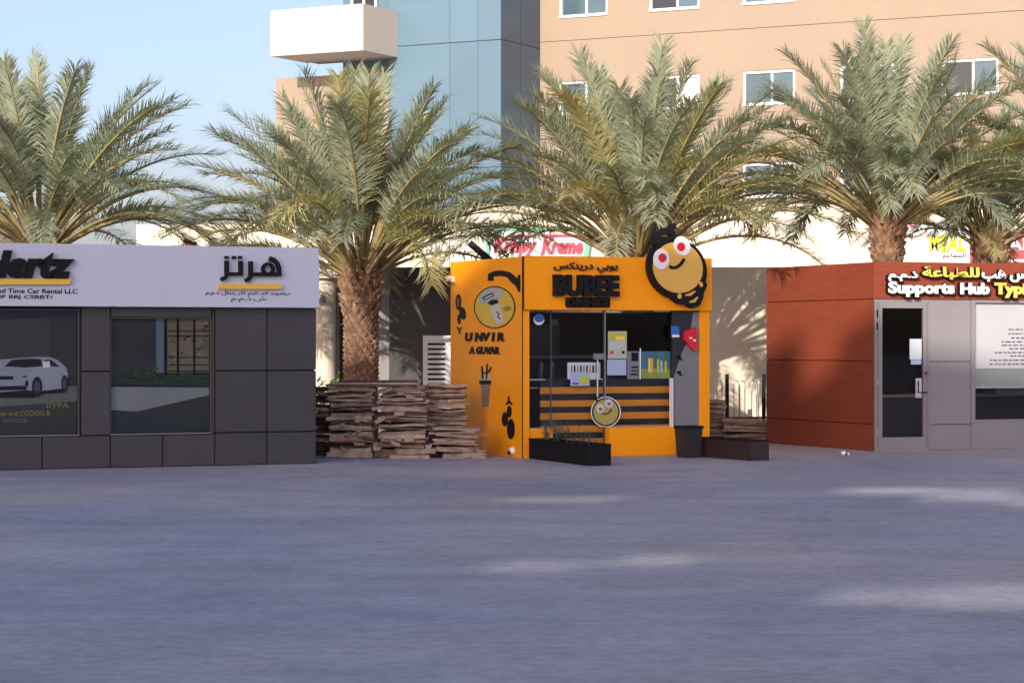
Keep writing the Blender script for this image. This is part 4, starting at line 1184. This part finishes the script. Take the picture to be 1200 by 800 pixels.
# ------------------------------------------------------------------ cardboard stacks
def sheet_mesh(w, d, t, rnd):
    nx, ny = 9, 4
    mb = MB()
    amp = rnd.uniform(0.3, 1.0) * min(0.018, t * 0.5)
    ph, fq = rnd.uniform(0, 6), rnd.uniform(3, 9)
    jit = [[(rnd.gauss(0, 0.008), rnd.gauss(0, 0.010)) for _ in range(ny)] for _ in range(nx)]
    tear = [rnd.uniform(0, 0.05) if rnd.random() < 0.25 else 0 for _ in range(nx)]
    top = []
    for lay in (0, 1):
        for i in range(nx):
            for j in range(ny):
                x = -w / 2 + w * i / (nx - 1); y = -d / 2 + d * j / (ny - 1)
                z = amp * math.sin(fq * x + ph) + amp * 0.6 * math.sin(5 * y + ph)
                jx, jy = jit[i][j]
                if j == 0: jy += tear[i]; z -= tear[i] * 0.15
                if lay: jx += rnd.gauss(0, 0.004); jy += rnd.gauss(0, 0.006)
                mb.v.append((x + jx, y + jy, z + (t * rnd.uniform(0.85, 1.0) if lay else 0)))
    N = nx * ny
    for i in range(nx - 1):
        for j in range(ny - 1):
            a = i * ny + j
            mb.f.append((a, a + 1, a + ny + 1, a + ny)); mb.f.append((N + a, N + a + ny, N + a + ny + 1, N + a + 1))
    for i in range(nx - 1):
        a = i * ny; mb.f.append((a, a + ny, N + a + ny, N + a))
        a = i * ny + ny - 1; mb.f.append((a, N + a, N + a + ny, a + ny))
    for j in range(ny - 1):
        a = j; mb.f.append((a, N + a, N + a + 1, a + 1))
        a = (nx - 1) * ny + j; mb.f.append((a, a + 1, N + a + 1, N + a))
    return mb
def stack(cx, cy, w, d, top, label, rot, seed, z0=0.0, dark=0.15, spread=0.022, tmin=0.012, tmax=0.062):
    rnd = random.Random(seed)
    o = empty('cardboard_stack', (cx, cy, z0), rot, label, 'cardboard stack', 'stacks of flattened cardboard')
    z = 0.0
    k = 0
    while z < top - z0 - 0.02:
        t = rnd.uniform(tmin, tmax) if z > 0.1 else rnd.uniform(0.05, 0.09)
        ww_, dd_ = w * rnd.uniform(0.92, 1.06), d * rnd.uniform(0.92, 1.03)
        r = rnd.random()
        m = M['card3'] if r < dark else M['card2'] if r < dark + 0.42 else M['card']
        s_ = sheet_mesh(ww_, dd_, t, rnd).build('cardboard_sheet', m, o, (rnd.uniform(-spread, spread), rnd.uniform(-spread, spread) * 0.7, z), rnd.gauss(0, 0.05))
        s_.rotation_euler = (rnd.gauss(0, 0.012), rnd.gauss(0, 0.018), rnd.gauss(0, 0.05))
        z += t + rnd.choice([0.001, 0.002, 0.004, 0.012])
        k += 1
    return o
stack(-2.22, 33.20, 0.62, 0.70, 0.97, 'cardboard stack nearest the charcoal kiosk, tall and dark topped', 0.05, 11, dark=0.22)
stack(-2.78, 33.75, 0.50, 0.60, 0.98, 'darkest cardboard stack squeezed behind the charcoal kiosk corner', -0.1, 12, dark=0.75)
stack(-1.50, 33.25, 0.66, 0.72, 0.98, 'middle tall cardboard stack in front of the palm trunk', -0.03, 13)
stack(-0.93, 33.80, 0.55, 0.70, 0.99, 'tall cardboard stack leaning by the orange side wall', 0.06, 14, dark=0.08)
stack(-0.74, 33.05, 0.62, 0.55, 0.40, 'low loose cardboard pile at the foot of the orange wall', -0.02, 15, spread=0.08)
stack(-1.40, 32.75, 0.55, 0.25, 0.13, 'few crumpled cardboard scraps lying before the middle stack', 0.12, 16, spread=0.08, tmin=0.015, tmax=0.03)
stack(3.75, 38.60, 0.75, 0.60, 0.34, 'low brown cardboard stack under the railing beside the brown kiosk', 0.02, 17)
stack(3.22, 38.75, 0.42, 0.60, 0.66, 'taller narrow cardboard stack beside the orange kiosk corner', 0.05, 18)
# boards laid over the tops
bo = empty('plank_bundle', (-1.95, 33.15, 0.985), 0.02, 'thin grey brown boards laid across the two left cardboard stacks', 'boards')
for k in range(3):
    MB().obox((0.05 * k, 0.02 * k, 0.012 + 0.026 * k), (0.62 - 0.04 * k, 0.004, 0.0), (0, 0.30, 0), (0, 0, 0.011)).build('board', M['card3'] if k != 1 else M['card2'], bo)

# loose torn scraps sticking out of the stacks
sc = MB()
for i in range(70):
    x = random.choice([-2.2, -1.9, -1.85, -1.5, -1.15, -0.8, -0.5]) + random.gauss(0, 0.08)
    z = random.uniform(0.03, 0.95) if x < -0.9 else random.uniform(0.02, 0.4)
    c = Vector((x, 32.86 + random.uniform(-0.08, 0.04) - (0.1 if z < 0.12 else 0), z))
    a = Vector((random.uniform(0.03, 0.09), random.uniform(-.02, .02), random.uniform(-0.03, 0.03)))
    b = Vector((random.uniform(-.02, .02), -0.05, random.uniform(-0.05, 0.01)))
    sc.add([c - a, c + a, c + a * .8 + b, c - a * .6 + b * 1.3], [(0, 1, 2, 3)])
tag(sc.build('cardboard_scraps', M['card2'], fix=False), 'torn cardboard scraps poking from the front of the stacks', 'cardboard scraps', kind='stuff')

# ================================================================== PALMS
def frond_mesh(L, e0, bend, rnd, curl=1.0):
    """one pinnate leaf in the local xz plane growing from the origin along +x"""
    NS = 14
    pts = [Vector((0, 0, 0))]
    ang = e0
    lat = rnd.uniform(-0.10, 0.10)
    yaw = 0
    for i in range(NS):
        s = (i + 0.5) / NS
        ang = e0 - bend * s ** 1.5
        yaw = lat * s * 2
        pts.append(pts[-1] + Vector((math.cos(ang) * math.cos(yaw), math.cos(ang) * math.sin(yaw), math.sin(ang))) * (L / NS))
    def P(s):
        f = s * NS; i = min(int(f), NS - 1)
        return pts[i].lerp(pts[i + 1], f - i), (pts[i + 1] - pts[i]).normalized()
    ra = MB()
    rs = [0.030 * (1 - i / NS) ** 0.8 + 0.004 for i in range(NS + 1)]
    ra.tube(pts, rs, 5, cap=False)
    lf = MB()
    n = 112
    for i in range(n):
        s = 0.33 + 0.67 * (i + rnd.uniform(-.3, .3)) / n
        s = min(max(s, 0.31), 0.995)
        p, T = P(s)
        Sd = Vector((-T.y, T.x, 0)); 
        if Sd.length < 0.01: Sd = Vector((0, 1, 0))
        Sd.normalize()
        Sd = (Sd + Vector((0, 0, 0))).normalized()
        N = T.cross(Sd) * -1
        if N.z < 0 and abs(T.z) < 0.95: N = -N
        prof = (0.55 + 0.45 * math.sin(math.pi * min(1, (s - 0.15) / 0.5) / 1)) if s < 0.4 else 1.0
        prof *= (1.0 - max(0, (s - 0.80) / 0.20) * 0.30)
        if s < 0.42: prof *= 0.5 + (s - 0.31) * 4.5
        for sg in (-1, 1):
            a = R(62 - 30 * s + rnd.gauss(0, 7))
            be = R(rnd.choice([8, 28, 45]) + rnd.gauss(0, 9))
            D = T * math.cos(a) + (Sd * sg * math.cos(be) + N * math.sin(be)) * math.sin(a)
            D.normalize()
            l = 0.50 * prof * rnd.uniform(0.8, 1.1)
            wv = D.cross(N if abs(D.dot(N)) < 0.9 else Sd).normalized() * 0.0110
            m1 = p + D * l * 0.45 + Vector((0, 0, -0.012 * l))
            m2 = p + D * l + Vector((0, 0, -(0.10 + 0.16 * rnd.random()) * l * curl))
            lf.add([p - wv * .6, p + wv * .6, m1 + wv, m1 - wv, m2], [(0, 1, 2, 3), (3, 2, 4)])
    def me(mb, nm, m, sm=False):
        x = bpy.data.meshes.new(nm); x.from_pydata(mb.v, [], mb.f); x.materials.append(m); x.update()
        if sm:
            for q_ in x.polygons: q_.use_smooth = True
        return x
    base = bpy.data.meshes.new('frond')
    nv = len(ra.v)
    base.from_pydata(ra.v + lf.v, [], ra.f + [tuple(nv + i for i in f) for f in lf.f])
    base.materials.append(M['rachis']); base.materials.append(M['leaf'])
    for i, pg in enumerate(base.polygons):
        pg.material_index = 0 if i < len(ra.f) else 1
        if i < len(ra.f): pg.use_smooth = True
    base.update()
    dry = base.copy()
    dry.materials[1] = M['leaf_dry']
    return base, dry

CLS = []
rnd = random.Random(3)
NC = 9
for c in range(NC):
    t = c / (NC - 1)
    v = []
    for k in range(4):
        e0 = R(86 - 54 * t ** 0.9) ; bd_ = R(12 + 70 * t)
        v.append(frond_mesh(1.0, e0, bd_, rnd) if False else frond_mesh(3.05 + 0.5 * t, e0 + rnd.gauss(0, 0.04), bd_ + rnd.gauss(0, 0.1), rnd))
    CLS.append(v)

def trunk(root, r, h, rnd, bulge):
    n = 18
    mb = MB()
    zs = [0, 0.15, 0.5, h * 0.4, h * 0.7, h * 0.9, h]
    mb.tube([(0, 0, z) for z in zs], [r * 1.1, r * 0.95, r * 0.88, r * 0.88, r * 0.92, r * 1.0, r * 0.75], n)
    mb.build('trunk', M['trunk'], root, smooth=True)
    st = MB()
    z = 0.08; i = 0
    while z < h + 0.12:
        upper = z > h - 0.75
        for q_ in range(1):
            a = i * 2.39996
            rr_ = r * (0.86 if not upper else 0.86 + bulge * (z - h + 0.75))
            d = Vector((math.cos(a), math.sin(a), 0)); s_ = Vector((-d.y, d.x, 0))
            w_, hh2 = (0.055, 0.075) if not upper else (0.055 * rnd.uniform(.8, 1.3), 0.14 * rnd.uniform(0.7, 1.5))
            out = 0.045 if not upper else rnd.uniform(0.05, 0.11)
            p = d * rr_ + Vector((0, 0, z))
            tip = d * (rr_ + out) + Vector((0, 0, z + hh2 * 0.8)) + s_ * rnd.gauss(0, 0.012)
            st.add([p - s_ * w_, p + s_ * w_, p + s_ * w_ * .6 + Vector((0, 0, hh2)) , p - s_ * w_ * .6 + Vector((0, 0, hh2)), tip - s_ * w_ * .5, tip + s_ * w_ * .5, p * 1.0 - Vector((0, 0, 0.03)) + d * 0.01],
                   [(0, 4, 3), (1, 2, 5), (3, 4, 5, 2), (0, 6, 5, 4), (6, 1, 5)])
        i += 1
        z += 0.0062 if not upper else 0.0085
    tag(st.build('leaf_bases', M['leafbase'], root, fix=False), kind='stuff')

def palm(px, pyc, Y, r, nf, label, seed, scale=1.0, tmax=1.0, bulge=0.35):
    rnd = random.Random(seed)
    X = (px - 600) * Y / FPX
    h = CH - (pyc - 400) * Y / FPX
    root = empty('date_palm', (X, Y, 0), 0, label, 'palm tree', 'date palms behind the kiosks')
    trunk(root, r, h, rnd, bulge)
    for i in range(nf):
        t = ((i + 0.5) / nf) ** 0.70 * tmax
        az = i * 2.39996 + rnd.gauss(0, 0.15)
        c = min(NC - 1, max(0, int(t * NC)))
        if rnd.random() < 0.12: az += 0.5
        v = rnd.choice(CLS[c])
        me = v[1] if rnd.random() < 0.13 + (0.12 if t > .8 else 0) else v[0]
        o = bpy.data.objects.new('frond', me)
        COL.objects.link(o)
        o.parent = root
        rad = 0.06 + 0.16 * t
        o.location = (rad * math.cos(az), rad * math.sin(az), h + 0.10 - 0.22 * t)
        o.rotation_euler = (rnd.gauss(0, 0.05), rnd.gauss(0, 0.05), az)
        s_ = scale * rnd.uniform(0.88, 1.08) * (0.82 if t < 0.06 else 1.0)
        o.scale = (s_, s_, s_)
    return root
palm(47, 288, 38.0, 0.27, 83, 'leftmost date palm rising behind the charcoal rental kiosk', 21, scale=0.93)
palm(423, 318, 38.0, 0.29, 89, 'date palm with whole rough trunk visible behind the cardboard stacks', 22, scale=0.98, tmax=0.94)
palm(747, 305, 38.0, 0.27, 84, 'date palm spreading above the orange drinks kiosk', 23, scale=1.02, tmax=0.93)
palm(1040, 258, 39.2, 0.243, 86, 'tall date palm rising behind the corner of the brown kiosk', 24, scale=0.95)
palm(1160, 282, 40.0, 0.24, 54, 'shorter yellowish date palm behind the print shop fascia', 25, scale=0.66)
palm(1292, 258, 40.6, 0.27, 75, 'date palm mostly out of frame at the right edge', 26, scale=1.02)
